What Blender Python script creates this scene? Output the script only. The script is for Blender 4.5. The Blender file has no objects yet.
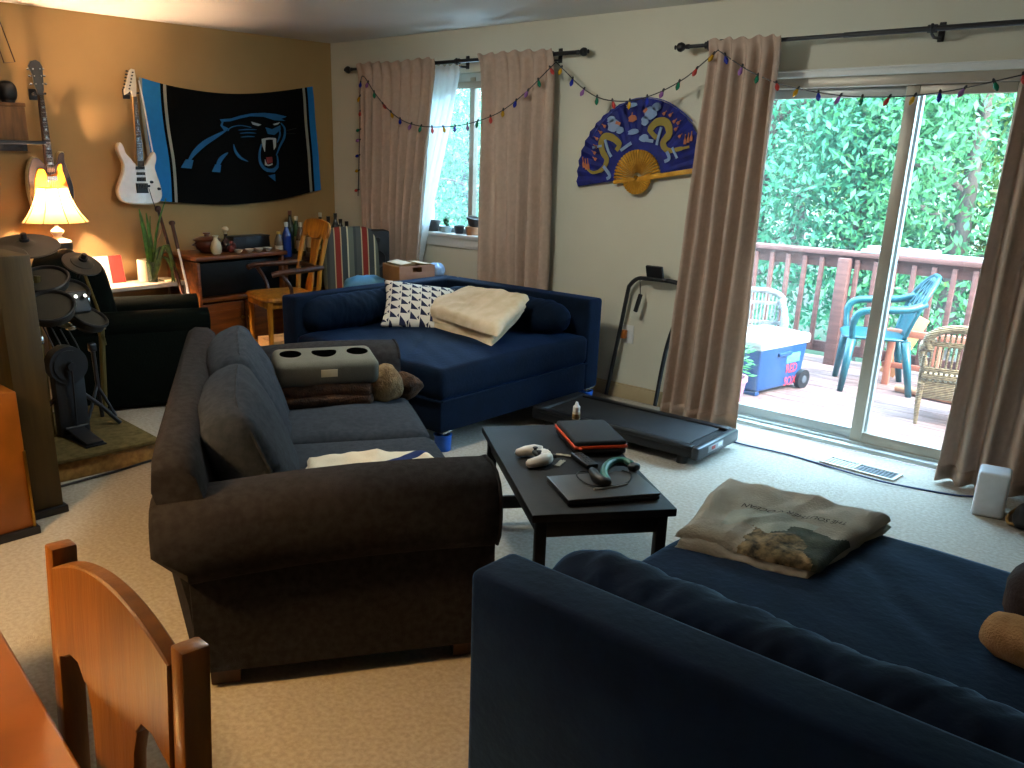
import bpy, bmesh, math, random
from mathutils import Vector, Matrix, noise
import numpy as np
random.seed(7)
PI = math.pi
C = bpy.context.scene.collection
# ---------------------------------------------------------------- camera model: real points are measured from the photo's perspective
FOC, PCX, PCY, EYE = 862.0, 461.5, 431.0, 1.61
RX = Vector((0.72681692, 0.22362764, -0.64940576))
RY = Vector((0.6866057, -0.21233984, 0.69533043))
RZ = Vector((0.01760038, -0.95126362, -0.3078762))
def ray(px, py):
    d = Vector((px - PCX, py - PCY, FOC))
    return Vector((RX.dot(d), RY.dot(d), RZ.dot(d)))
def fl(px, py, z=0.0):                  # a point at height z
    r = ray(px, py); t = (z - EYE) / r.z
    return Vector((r.x * t, r.y * t, z))
def wy(px, py, y=5.01):                 # a point on a plane parallel to the window wall
    r = ray(px, py); t = y / r.y
    return Vector((r.x * t, y, EYE + r.z * t))
def wx(px, py, x=-6.28):                # a point on a plane parallel to the brown wall
    r = ray(px, py); t = x / r.x
    return Vector((x, r.y * t, EYE + r.z * t))

# ---------------------------------------------------------------- mesh builder
def frame(z):
    z = Vector(z).normalized()
    a = Vector((0, 0, 1)) if abs(z.z) < .9 else Vector((1, 0, 0))
    x = a.cross(z).normalized(); y = z.cross(x)
    return x, y, z
def sp(a, e):
    return math.copysign(abs(a) ** e, a)
class MB:
    def __init__(s): s.v = []; s.f = []; s.m = []
    def add(s, vs, fs, mi=0, M=None):
        b = len(s.v)
        s.v += [tuple(M @ Vector(p)) for p in vs] if M is not None else [tuple(p) for p in vs]
        s.f += [tuple(i + b for i in f) for f in fs]; s.m += [mi] * len(fs)
        return s
    def box(s, c, d, r=0.0, seg=2, rot=None, mi=0, sub=0):
        bm = bmesh.new(); bmesh.ops.create_cube(bm, size=1)
        for v in bm.verts: v.co = Vector((v.co.x * d[0], v.co.y * d[1], v.co.z * d[2]))
        if r > 0:
            bmesh.ops.bevel(bm, geom=bm.edges[:], offset=min(r, min(d) * .49), segments=seg, affect='EDGES', profile=.5)
        if sub: bmesh.ops.subdivide_edges(bm, edges=bm.edges[:], cuts=sub, use_grid_fill=True)
        M = Matrix.Translation(Vector(c))
        if rot is not None: M = M @ (Matrix.Rotation(rot, 4, 'Z') if isinstance(rot, (int, float)) else rot)
        bm.verts.index_update()
        s.add([v.co[:] for v in bm.verts], [[v.index for v in f.verts] for f in bm.faces], mi, M); bm.free(); return s
    def cyl(s, p0, p1, r0, r1=None, n=14, mi=0, caps=True):
        r1 = r0 if r1 is None else r1
        p0 = Vector(p0); p1 = Vector(p1); x, y, z = frame(p1 - p0)
        vs = []
        for p, r in ((p0, r0), (p1, r1)):
            for k in range(n):
                a = 2 * PI * k / n; vs.append(p + x * (r * math.cos(a)) + y * (r * math.sin(a)))
        fs = [(k, (k + 1) % n, n + (k + 1) % n, n + k) for k in range(n)]
        if caps: fs += [tuple(range(n))[::-1], tuple(range(n, 2 * n))]
        return s.add(vs, fs, mi)
    def tube(s, pts, r, n=8, mi=0, closed=False):
        pts = [Vector(p) for p in pts]; N = len(pts)
        rr = r if isinstance(r, (list, tuple)) else [r] * N
        vs = []; px = None
        for i, p in enumerate(pts):
            a = pts[(i - 1) % N] if (i > 0 or closed) else p
            b = pts[(i + 1) % N] if (i < N - 1 or closed) else p
            t = (b - a).normalized() if (b - a).length > 1e-9 else Vector((0, 0, 1))
            if px is None: x, y, z = frame(t)
            else:
                x = px - t * px.dot(t); x = x.normalized() if x.length > 1e-6 else frame(t)[0]; y = t.cross(x)
            px = x
            for k in range(n):
                q = 2 * PI * k / n; vs.append(p + x * (rr[i] * math.cos(q)) + y * (rr[i] * math.sin(q)))
        fs = []
        for i in range(N if closed else N - 1):
            j = (i + 1) % N
            for k in range(n):
                k2 = (k + 1) % n; fs.append((i * n + k, i * n + k2, j * n + k2, j * n + k))
        if not closed: fs += [tuple(range(n))[::-1], tuple((N - 1) * n + k for k in range(n))]
        return s.add(vs, fs, mi)
    def lathe(s, prof, c=(0, 0, 0), n=24, mi=0, M=None, wave=None):
        vs = []; fs = []; c = Vector(c)
        for (r, z) in prof:
            for k in range(n):
                a = 2 * PI * k / n; q = r * (wave(a, z) if wave else 1)
                vs.append((q * math.cos(a), q * math.sin(a), z))
        for i in range(len(prof) - 1):
            for k in range(n):
                k2 = (k + 1) % n; fs.append((i * n + k, i * n + k2, (i + 1) * n + k2, (i + 1) * n + k))
        if prof[0][0] > 1e-4: fs.append(tuple(range(n))[::-1])
        if prof[-1][0] > 1e-4: fs.append(tuple((len(prof) - 1) * n + k for k in range(n)))
        T = Matrix.Translation(c) if M is None else Matrix.Translation(c) @ M
        return s.add(vs, fs, mi, T)
    def grid(s, fn, nu, nv, mi=0, cu=False):
        vs = []; fs = []
        for i in range(nu + (0 if cu else 1)):
            for j in range(nv + 1): vs.append(fn(i / nu, j / nv))
        L = nu if cu else nu + 1
        for i in range(nu):
            i2 = (i + 1) % L
            for j in range(nv):
                k = mi(i / nu, j / nv) if callable(mi) else mi
                b = len(s.v)
                fs.append(((i * (nv + 1) + j, i2 * (nv + 1) + j, i2 * (nv + 1) + j + 1, i * (nv + 1) + j + 1), k))
        b = len(s.v); s.v += [tuple(p) for p in vs]
        for f, k in fs: s.f.append(tuple(q + b for q in f)); s.m.append(k)
        return s
    def pad(s, c, d, e=.5, ez=.6, nu=40, nv=20, M=None, amp=0, sc=4, mi=0, seed=0, fn=None):
        # superellipsoid cushion, d = full sizes, with gentle wrinkles
        vs = []; fs = []
        for j in range(nv + 1):
            b = -PI / 2 + PI * j / nv; cb, sb = sp(math.cos(b), ez), sp(math.sin(b), ez)
            for i in range(nu):
                a = 2 * PI * i / nu
                p = Vector((d[0] / 2 * cb * sp(math.cos(a), e), d[1] / 2 * cb * sp(math.sin(a), e), d[2] / 2 * sb))
                if amp:
                    q = p * sc + Vector((seed * 7.3, seed * 3.1, 0))
                    p = p + p.normalized() * (amp * noise.noise(q) + amp * .5 * noise.noise(q * 2.3))
                if fn: p = Vector(fn(p))
                vs.append(p)
        for j in range(nv):
            for i in range(nu):
                i2 = (i + 1) % nu; fs.append((j * nu + i, j * nu + i2, (j + 1) * nu + i2, (j + 1) * nu + i))
        T = Matrix.Translation(Vector(c)) if M is None else Matrix.Translation(Vector(c)) @ M
        return s.add(vs, fs, mi, T)
    def slab(s, c, d, r, n=(24, 24, 6), M=None, fn=None, mi=0):
        # evenly meshed box with round edges, for upholstery and folded cloth
        bm = bmesh.new(); N = []
        for ax in range(3):
            for sg in (-1, 1):
                a1, a2 = [(1, 2), (2, 0), (0, 1)][ax]
                vs = {}
                for i in range(n[a1] + 1):
                    for j in range(n[a2] + 1):
                        p = [0, 0, 0]; p[ax] = sg * d[ax] / 2; p[a1] = (i / n[a1] - .5) * d[a1]; p[a2] = (j / n[a2] - .5) * d[a2]
                        vs[i, j] = bm.verts.new(p)
                for i in range(n[a1]):
                    for j in range(n[a2]):
                        q = [vs[i, j], vs[i + 1, j], vs[i + 1, j + 1], vs[i, j + 1]]
                        bm.faces.new(q if sg > 0 else q[::-1])
        bmesh.ops.remove_doubles(bm, verts=bm.verts[:], dist=1e-5)
        rr = r if isinstance(r, (list, tuple)) else (r, r, r)
        for v in bm.verts:
            q = Vector([max(-d[k] / 2 + rr[k], min(d[k] / 2 - rr[k], v.co[k])) for k in range(3)]); e = Vector([(v.co[k] - q[k]) / rr[k] for k in range(3)])
            if e.length > 1e-6:
                e = e.normalized() * max(abs(x) for x in e); e = e.normalized()
                v.co = q + Vector([e[k] * rr[k] for k in range(3)])
            if fn: v.co = Vector(fn(v.co.copy()))
        bm.verts.index_update()
        T = Matrix.Translation(Vector(c)) @ M if M is not None else Matrix.Translation(Vector(c))
        s.add([v.co[:] for v in bm.verts], [[v.index for v in f.verts] for f in bm.faces], mi, T); bm.free(); return s
    def prism(s, poly, t, M=None, mi=0, bev=0.0):
        # extrude a 2-D outline (x, y) from z=0 to z=t, with an optional rounded-over edge
        n = len(poly); cx = sum(p[0] for p in poly) / n; cy = sum(p[1] for p in poly) / n
        def ring(k, z):
            out = []
            for i, p in enumerate(poly):
                if k == 0: out.append((p[0], p[1], z)); continue
                a = Vector(poly[i - 1]).to_2d(); b = Vector(poly[(i + 1) % n]).to_2d(); t2 = (b - a); L = t2.length or 1
                nx, ny = -t2.y / L, t2.x / L
                out.append((p[0] + nx * k * sg, p[1] + ny * k * sg, z))
            return out
        area = sum(poly[i - 1][0] * poly[i][1] - poly[i][0] * poly[i - 1][1] for i in range(n))
        sg = 1 if area > 0 else -1
        lev = [(bev, 0), (0, bev), (0, t - bev), (bev, t)] if bev else [(0, 0), (0, t)]
        vs = []; fs = []
        for k, z in lev: vs += ring(k, z)
        for l in range(len(lev) - 1):
            for i in range(n):
                j = (i + 1) % n; fs.append((l * n + i, l * n + j, (l + 1) * n + j, (l + 1) * n + i))
        fs += [tuple(range(n))[::-1], tuple((len(lev) - 1) * n + k for k in range(n))]
        if area < 0: fs = [f[::-1] for f in fs]
        return s.add(vs, fs, mi, M)
    def stroke(s, pts, w, t, M=None, mi=0):
        # a ribbon of given widths along 2-D points, thickness t
        n = len(pts); ws = w if isinstance(w, (list, tuple)) else [w] * n
        L = []; R = []
        for i, p in enumerate(pts):
            a = Vector(pts[max(i - 1, 0)]); b = Vector(pts[min(i + 1, n - 1)]); d = (b - a).normalized()
            q = Vector((-d.y, d.x)) * ws[i] / 2; L.append(Vector(p) + q); R.append(Vector(p) - q)
        vs = [(p.x, p.y, t) for p in L] + [(p.x, p.y, t) for p in R] + [(p.x, p.y, 0) for p in L] + [(p.x, p.y, 0) for p in R]
        fs = []
        for i in range(n - 1):
            fs += [(n + i, n + i + 1, i + 1, i), (i, i + 1, 2 * n + i + 1, 2 * n + i), (3 * n + i, 3 * n + i + 1, n + i + 1, n + i)]
        return s.add(vs, fs, mi, M)

def obj(name, mb, mats, parent=None, loc=None, smooth=35, solid=0, off=0, sub=0):
    me = bpy.data.meshes.new(name); me.from_pydata(mb.v, [], mb.f); me.update()
    for m in (mats if isinstance(mats, (list, tuple)) else [mats]): me.materials.append(m)
    if any(mb.m): me.polygons.foreach_set('material_index', mb.m)
    o = bpy.data.objects.new(name, me); C.objects.link(o)
    if parent is not None: o.parent = parent
    if loc is not None: o.location = loc
    if smooth:
        me.polygons.foreach_set('use_smooth', [True] * len(me.polygons))
        if smooth < 180: me.set_sharp_from_angle(angle=math.radians(smooth))
    if solid:
        s = o.modifiers.new('thickness', 'SOLIDIFY'); s.thickness = solid; s.offset = off
    if sub:
        s = o.modifiers.new('smoothing', 'SUBSURF'); s.levels = sub; s.render_levels = sub
    return o
def tag(o, label, cat, group=None, kind=None):
    o['label'] = label; o['category'] = cat
    if group: o['group'] = group
    if kind: o['kind'] = kind
    return o
def thing(name, label, cat, loc=(0, 0, 0), rotz=0, group=None):
    o = bpy.data.objects.new(name, None); C.objects.link(o); o.empty_display_size = .1
    o.location = loc; o.rotation_euler = (0, 0, rotz)
    return tag(o, label, cat, group)
def single(name, mb, mats, label, cat, group=None, base=None, **k):
    # a thing that is one mesh: its origin is moved to its base
    if base is None:
        xs = [p[0] for p in mb.v]; ys = [p[1] for p in mb.v]; zs = [p[2] for p in mb.v]
        base = ((min(xs) + max(xs)) / 2, (min(ys) + max(ys)) / 2, min(zs))
    b = Vector(base); mb.v = [(p[0] - b.x, p[1] - b.y, p[2] - b.z) for p in mb.v]
    return tag(obj(name, mb, mats, None, b, **k), label, cat, group)
def struct(name, mb, mats, label, cat, parent=None, **k):
    o = obj(name, mb, mats, parent, **k)
    if parent is None: tag(o, label, cat, None, 'structure')
    return o
def dup(root, loc, rotz, label, group=None):
    r = root.copy(); C.objects.link(r); r.location = loc; r.rotation_euler = (0, 0, rotz); r['label'] = label
    if group: r['group'] = group
    for ch in list(root.children):
        c = ch.copy(); C.objects.link(c); c.parent = r
        for g in list(ch.children):
            d = g.copy(); C.objects.link(d); d.parent = c
    return r
def bez(pts, n=10):
    # Catmull-Rom through the points
    P = [Vector(p) for p in pts]; P = [P[0]] + P + [P[-1]]; out = []
    for i in range(1, len(P) - 2):
        for k in range(n):
            t = k / n; a, b, c, d = P[i - 1], P[i], P[i + 1], P[i + 2]
            out.append(.5 * ((2 * b) + (c - a) * t + (2 * a - 5 * b + 4 * c - d) * t * t + (3 * b - a - 3 * c + d) * t ** 3))
    out.append(P[-2]); return out

# ---------------------------------------------------------------- procedural materials
def lin(c):
    if isinstance(c, str):
        c = c.lstrip('#'); c = [int(c[i:i + 2], 16) / 255 for i in (0, 2, 4)]
    return tuple((x / 12.92 if x <= .04045 else ((x + .055) / 1.055) ** 2.4) for x in c)
def mat(name, col, rough=.6, metal=0, var=.12, scale=8, bump=0, bscale=None, col2=None, sheen=0, trans=0, ior=1.45, emit=0, coat=0, detail=4, spec=.5, stretch=(1, 1, 1), thin=0, coord='Object', alpha=1, stint=None):
    m = bpy.data.materials.new(name); m.use_nodes = True; nt = m.node_tree; N = nt.nodes; L = nt.links
    b = N['Principled BSDF']; c = lin(col)
    c2 = lin(col2) if col2 is not None else tuple(max(0, x * (1 - var)) for x in c)
    tc = N.new('ShaderNodeTexCoord'); mp = N.new('ShaderNodeMapping'); mp.inputs['Scale'].default_value = stretch
    L.new(tc.outputs[coord], mp.inputs['Vector'])
    ns = N.new('ShaderNodeTexNoise'); ns.inputs['Scale'].default_value = scale; ns.inputs['Detail'].default_value = detail
    L.new(mp.outputs['Vector'], ns.inputs['Vector'])
    rp = N.new('ShaderNodeValToRGB'); rp.color_ramp.elements[0].position = .35; rp.color_ramp.elements[1].position = .65
    rp.color_ramp.elements[0].color = (*c2, 1); rp.color_ramp.elements[1].color = (*c, 1)
    L.new(ns.outputs['Fac'], rp.inputs['Fac']); L.new(rp.outputs['Color'], b.inputs['Base Color'])
    b.inputs['Roughness'].default_value = rough; b.inputs['Metallic'].default_value = metal
    b.inputs['Specular IOR Level'].default_value = spec; b.inputs['IOR'].default_value = ior
    if sheen: b.inputs['Sheen Weight'].default_value = sheen; b.inputs['Sheen Roughness'].default_value = .35; b.inputs['Sheen Tint'].default_value = (*(lin(stint) if stint else c), 1)
    if trans: b.inputs['Transmission Weight'].default_value = trans
    if coat: b.inputs['Coat Weight'].default_value = coat; b.inputs['Coat Roughness'].default_value = .1
    if emit: b.inputs['Emission Color'].default_value = (*c, 1); b.inputs['Emission Strength'].default_value = emit
    if alpha < 1: b.inputs['Alpha'].default_value = alpha
    if bump:
        n2 = N.new('ShaderNodeTexNoise'); n2.inputs['Scale'].default_value = bscale or scale * 6; n2.inputs['Detail'].default_value = 3
        L.new(mp.outputs['Vector'], n2.inputs['Vector'])
        bp = N.new('ShaderNodeBump'); bp.inputs['Strength'].default_value = bump; bp.inputs['Distance'].default_value = .01
        L.new(n2.outputs['Fac'], bp.inputs['Height']); L.new(bp.outputs['Normal'], b.inputs['Normal'])
    if thin:   # cloth that lets some light through
        tr = N.new('ShaderNodeBsdfTranslucent'); L.new(rp.outputs['Color'], tr.inputs['Color'])
        mx = N.new('ShaderNodeMixShader'); mx.inputs['Fac'].default_value = thin
        L.new(b.outputs['BSDF'], mx.inputs[1]); L.new(tr.outputs['BSDF'], mx.inputs[2]); L.new(mx.outputs['Shader'], N['Material Output'].inputs['Surface'])
    return m
def wood(name, c1, c2, stretch=(1, 12, 12), scale=2.5, rough=.45, bump=.08, coat=0):
    return mat(name, c1, rough, col2=c2, scale=scale, stretch=stretch, bump=bump, bscale=9, detail=6, coat=coat)

M_carpet = mat('carpet_cream', '#b3ab9e', .95, col2='#a0988a', scale=60, detail=14, bump=.5, bscale=520, spec=.1)
nt = M_carpet.node_tree
M_brown = mat('paint_brown', '#a08256', .75, var=.06, scale=3, bump=.05, bscale=120, spec=.2)
M_wall = mat('paint_cream', '#cbc8b6', .8, var=.04, scale=2, bump=.06, bscale=90, spec=.2)
M_ceil = mat('paint_ceiling', '#d2cec6', .9, var=.03, scale=3, bump=.05, bscale=120, spec=.1)
M_trim = mat('trim_tan', '#b3a07c', .5, var=.08, scale=6)
M_whitetrim = mat('trim_white', '#d4d6d2', .45, var=.05, scale=6)
M_alu = mat('frame_taupe', '#a89f90', .4, metal=.2, var=.1, scale=5)
M_alulite = mat('frame_pale', '#b9bcb8', .4, metal=.2, var=.08, scale=5)
M_curtain = mat('curtain_taupe', '#c6ae9c', .9, var=.1, scale=30, bump=.15, bscale=300, thin=.22, spec=.1, sheen=.2)
M_sheer = mat('sheer_white', '#eef3f4', .9, var=.03, scale=30, thin=.6, spec=.1)
M_black = mat('black_metal', '#17171a', .45, var=.2, scale=10)
M_blackp = mat('black_plastic', '#141416', .5, var=.2, scale=12)
M_grey = mat('sofa_charcoal', '#2b292a', .95, col2='#211e1f', scale=40, bump=.35, bscale=350, sheen=.3, spec=.1)
M_greyc = mat('cushion_charcoal', '#34383f', .95, col2='#2a2e34', scale=40, bump=.35, bscale=350, sheen=.3, spec=.1)
M_navy = mat('velvet_navy', '#061426', .8, col2='#040e1c', scale=7, detail=6, bump=.2, bscale=60, sheen=.4, spec=.1, stint='#2f5a9a')
M_navyd = mat('velvet_navy_near', '#0e1d33', .85, col2='#0a1526', scale=6, detail=6, bump=.2, bscale=40, sheen=.9, spec=.1, stint='#6088b0')  # closest sofa: lighter navy with a stronger pale-blue sheen
M_green = mat('velvet_dark_green', '#050b07', .9, col2='#030704', scale=9, bump=.2, bscale=80, sheen=.15, spec=.1)
M_tabblk = mat('table_black', '#1d1a19', .55, col2='#121010', scale=12, stretch=(1, 1, 1), spec=.22, bump=.05, bscale=60)
M_orangewood = wood('wood_orange', '#8c4f14', '#74400e', (1, 1, 1), 5, .35, coat=.3)
M_chairwood = wood('wood_chair_oak', '#8a5414', '#6e3f0b', (14, 14, 1.5), 2.2, .35, coat=.25)
M_cabwood = wood('wood_cabinet', '#7b4618', '#54290c', (12, 1.5, 12), 2.2, .4)
M_goldwood = wood('wood_golden', '#b47a1c', '#7d4a10', (10, 10, 1.5), 2.5, .4)
M_darkwood = wood('wood_dark', '#4a2412', '#2c140a', (8, 8, 1.5), 2.5, .45)
M_boxwood = wood('wood_box', '#7a5226', '#5a3a18', (8, 8, 1.5), 3, .6)
M_postwood = wood('wood_olive', '#43330f', '#33260a', (10, 10, 1), 2.2, .6)
M_ply = wood('plywood', '#a07a3e', '#7d5a28', (1.5, 10, 10), 3, .6)
M_mat_olive = mat('carpet_olive', '#5f5334', .95, col2='#4a4026', scale=30, bump=.4, bscale=250, spec=.1)
M_white = mat('white_plastic', '#d8d8d4', .4, var=.04, scale=8)
M_cream = mat('cream_cloth', '#d9c7ac', .95, col2='#c6b190', scale=9, bump=.5, bscale=160, sheen=.4, spec=.1)
M_chrome = mat('chrome', '#b9b9b4', .25, metal=1, var=.1, scale=20)
M_brass = mat('brass', '#a8843a', .35, metal=1, var=.15, scale=20)
M_bluecup = mat('blue_plastic_cup', '#0f55b0', .4, var=.1, scale=10)
M_glass = mat('clear_glass', '#ffffff', .03, var=0, trans=1, ior=1.45)
M_card = mat('cardboard', '#8a6238', .8, var=.15, scale=14)
M_gold = mat('fan_gold', '#d19a32', .5, col2='#b07a1c', scale=20)
M_fanblue = mat('fan_blue', '#16227a', .7, col2='#101a5e', scale=15)
M_red = mat('red_plastic', '#a82418', .4, var=.1, scale=10)
def stripes(name, axis, stops, scale=1.0, off=0.0, repeat=False, rough=.9, tilt=0.0):
    m = bpy.data.materials.new(name); m.use_nodes = True; N = m.node_tree.nodes; L = m.node_tree.links
    tc = N.new('ShaderNodeTexCoord'); mp = N.new('ShaderNodeMapping'); mp.inputs['Rotation'].default_value = (0, 0, tilt); L.new(tc.outputs['Object'], mp.inputs[0])
    sx = N.new('ShaderNodeSeparateXYZ'); L.new(mp.outputs[0], sx.inputs[0])
    mm = N.new('ShaderNodeMath'); mm.operation = 'MULTIPLY_ADD'; mm.inputs[1].default_value = scale; mm.inputs[2].default_value = off; L.new(sx.outputs[axis], mm.inputs[0]); out = mm.outputs[0]
    if repeat: fr = N.new('ShaderNodeMath'); fr.operation = 'FRACT'; L.new(out, fr.inputs[0]); out = fr.outputs[0]
    cr = N.new('ShaderNodeValToRGB'); cr.color_ramp.interpolation = 'CONSTANT'; L.new(out, cr.inputs[0]); el = cr.color_ramp.elements
    while len(el) > 1: el.remove(el[-1])
    el[0].position = 0; el[0].color = (*lin(stops[0][1]), 1)
    for p, c in stops[1:]: e = el.new(p); e.color = (*lin(c), 1)
    b = N['Principled BSDF']; L.new(cr.outputs[0], b.inputs['Base Color']); b.inputs['Roughness'].default_value = rough; b.inputs['Specular IOR Level'].default_value = .1
    n2 = N.new('ShaderNodeTexNoise'); n2.inputs['Scale'].default_value = 260; L.new(tc.outputs['Object'], n2.inputs[0]); bp = N.new('ShaderNodeBump'); bp.inputs['Strength'].default_value = .3; bp.inputs['Distance'].default_value = .01
    L.new(n2.outputs[0], bp.inputs['Height']); L.new(bp.outputs[0], b.inputs['Normal']); return m
def flat(name, col, rough=.6, **k): return mat(name, col, rough, var=.08, scale=25, **k)
SKY, SUN, LAMPW, CEILW, CEILW2, UPW, EXPO = 4.6, 4.0, 335, 46, 11, 45, 2.65
# ---------------------------------------------------------------- window glass
def pane_mat(name, haze, tint=(1, 1, 1), gloss=.04):
    m = bpy.data.materials.new(name); m.use_nodes = True; N = m.node_tree.nodes; L = m.node_tree.links
    N.remove(N['Principled BSDF'])
    t = N.new('ShaderNodeBsdfTransparent'); t.inputs['Color'].default_value = (*tint, 1)
    g = N.new('ShaderNodeBsdfGlossy'); g.inputs['Roughness'].default_value = .02
    d = N.new('ShaderNodeBsdfTranslucent'); d.inputs['Color'].default_value = (.95, .97, 1, 1)
    ns = N.new('ShaderNodeTexNoise'); ns.inputs['Scale'].default_value = 1.5
    ma = N.new('ShaderNodeMath'); ma.operation = 'MULTIPLY'; ma.inputs[1].default_value = haze * 2
    L.new(ns.outputs['Fac'], ma.inputs[0])
    m1 = N.new('ShaderNodeMixShader'); m2 = N.new('ShaderNodeMixShader'); m2.inputs['Fac'].default_value = gloss
    L.new(ma.outputs[0], m1.inputs['Fac']); L.new(t.outputs[0], m1.inputs[1]); L.new(d.outputs[0], m1.inputs[2])
    L.new(m1.outputs[0], m2.inputs[1]); L.new(g.outputs[0], m2.inputs[2]); L.new(m2.outputs[0], N['Material Output'].inputs['Surface'])
    return m
M_pane = pane_mat('door_glass', .004)
M_screen = pane_mat('window_glass_washed', .02)  # pale haze put into the pane washes out the bright view
# ---------------------------------------------------------------- the room
XL, YB, ZC, XR, YF = -6.28, 5.01, 2.465, 3.2, -3.6
WX0, WX1, WZ0, WZ1 = -5.32, -4.16, 1.0, 2.17
DX0, DX1, DZ1 = -2.60, -1.00, 2.03
mb = MB(); mb.grid(lambda u, v: (XL - .15 + u * (XR - XL + .3), YF + v * (YB - YF), .004 * noise.noise(Vector((u * 30, v * 30, 0)))), 60, 50)
mb.box(((XL + XR) / 2, (YF + YB) / 2, -.08), (XR - XL + .3, YB - YF, .14))
struct('floor', mb, M_carpet, 'worn cream carpet covering the whole living room', 'floor')
mb = MB().box(((XL + XR) / 2, (YF + YB) / 2 + .05, ZC + .06), (XR - XL + .4, YB - YF + .4, .12))
struct('ceiling', mb, M_ceil, 'plain pale ceiling of the living room', 'ceiling')
mb = MB().box((XL - .08, (YF + YB) / 2, ZC / 2), (.16, YB - YF + .3, ZC))
struct('wall_left', mb, M_brown, 'brown painted wall carrying the guitars and flag', 'wall')
def wallbox(mb, x0, x1, z0, z1): mb.box(((x0 + x1) / 2, YB + .09, (z0 + z1) / 2), (x1 - x0, .18, z1 - z0))
mb = MB()
wallbox(mb, XL, WX0, 0, ZC); wallbox(mb, WX0, WX1, 0, WZ0); wallbox(mb, WX0, WX1, WZ1, ZC); wallbox(mb, WX1, DX0, 0, ZC)
wallbox(mb, DX0, DX1, DZ1, ZC); wallbox(mb, DX1, XR, 0, ZC)
struct('wall_back', mb, M_wall, 'cream wall with the window and the sliding door', 'wall')
mb = MB().box((XR + .08, (YF + YB) / 2, ZC / 2), (.16, YB - YF + .3, ZC)); struct('wall_right', mb, M_wall, 'cream wall on the right side of the room', 'wall')
mb = MB().box(((XL + XR) / 2, YF - .08, ZC / 2), (XR - XL, .16, ZC)); struct('wall_front', mb, M_wall, 'cream wall at the near end of the room', 'wall')
for nm, a, b, lb in (('baseboard_back', WX1 - 2.1, DX0 - .03, 'tan baseboard along the cream wall, left of the sliding door'), ('baseboard_right', DX1 + .03, XR, 'tan baseboard along the cream wall, right of the sliding door')):
    m1 = MB(); m1.box(((a + b) / 2, YB - .012, .045), (b - a, .02, .09), .004); m1.box(((a + b) / 2, YB - .008, .095), (b - a, .012, .012), .003)
    struct(nm, m1, M_trim, lb, 'baseboard')
m1 = MB().box((XL + .012, (YF + YB) / 2, .045), (.02, YB - YF - .02, .09), .004); struct('baseboard_left', m1, M_trim, 'tan baseboard along the brown wall', 'baseboard')
# window
m1 = MB(); fy = YB + .1
for x0, x1, z0, z1 in ((WX0, WX0 + .17, WZ0, WZ1), (WX1 - .05, WX1, WZ0, WZ1), (WX0 + .17, WX1 - .05, WZ1 - .06, WZ1), (WX0 + .17, WX1 - .05, WZ0, WZ0 + .04)):
    m1.box(((x0 + x1) / 2, fy, (z0 + z1) / 2), (x1 - x0, .07, z1 - z0), .006)
win = struct('window_1', m1, M_alulite, 'sliding window between the taupe curtains with plant pots on its sill', 'window')
m1 = MB().box((-4.685, fy - .02, (WZ0 + WZ1) / 2), (.05, .05, WZ1 - WZ0 - .06), .006); obj('meeting_stile', m1, M_alu, win)
m1 = MB().box((-4.58, fy + .02, (WZ0 + WZ1) / 2), (.045, .04, WZ1 - WZ0 - .06), .006); obj('sash_stile', m1, M_alulite, win)
m1 = MB().box(((WX0 + WX1) / 2, fy - .05, WZ1 - .085), (WX1 - WX0, .03, .05), .006); obj('head_rail', m1, M_alu, win)
m1 = MB().box(((WX0 + WX1) / 2, fy + .015, (WZ0 + WZ1) / 2), (WX1 - WX0 - .06, .006, WZ1 - WZ0 - .06)); obj('pane', m1, M_screen, win)
m1 = MB().box(((WX0 + WX1) / 2, YB + .03, WZ0 - .015), (WX1 - WX0 + .1, .16, .03), .008); m1.box(((WX0 + WX1) / 2, YB - .012, WZ0 - .065), (WX1 - WX0 + .06, .02, .08), .005)
struct('trim_1', m1, M_whitetrim, 'pale window sill with a tan apron under the pots', 'window sill')
# sliding door
m1 = MB(); fy = YB + .09
for x0, x1, z0, z1 in ((DX0, DX0 + .05, 0, DZ1), (DX1 - .05, DX1, 0, DZ1), ):
    m1.box(((x0 + x1) / 2, fy, (z0 + z1) / 2), (x1 - x0, .16, z1 - z0), .006)
door = struct('door_1', m1, M_alulite, 'sliding glass door opening onto the wooden deck', 'door')
obj('head_track', MB().box(((DX0 + DX1) / 2, fy, DZ1 - .025), (DX1 - DX0 - .1, .16, .05), .004), M_alu, door)
m1 = MB().box(((DX0 + DX1) / 2, fy, .015), (DX1 - DX0 - .1, .17, .03), .006)
for yy in (-.04, .01, .05): m1.box(((DX0 + DX1) / 2, fy + yy, .036), (DX1 - DX0, .01, .016))
obj('threshold', m1, M_alulite, door)
def panel(nm, x0, x1, y, m):
    m1 = MB(); z0, z1 = .04, DZ1 - .05
    for a, b, c, d in ((x0, x0 + .065, z0, z1), (x1 - .065, x1, z0, z1), (x0 + .065, x1 - .065, z0, z0 + .065), (x0 + .065, x1 - .065, z1 - .05, z1)):
        m1.box(((a + b) / 2, y, (c + d) / 2), (b - a, .035, d - c), .006)
    p = obj(nm, m1, m, door)
    obj('pane', MB().box(((x0 + x1) / 2, y, (z0 + z1) / 2), (x1 - x0 - .11, .006, z1 - z0 - .1)), M_pane, p)
    return p
panel('fixed_sash', DX0 + .05, -1.545, fy + .03, M_alulite); pa = panel('sliding_sash', -1.62, DX1 - .05, fy - .02, M_alu)
m1 = MB().box((-1.085, fy - .055, 1.0), (.025, .03, .22), .008); obj('handle', m1, M_alulite, pa)
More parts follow.
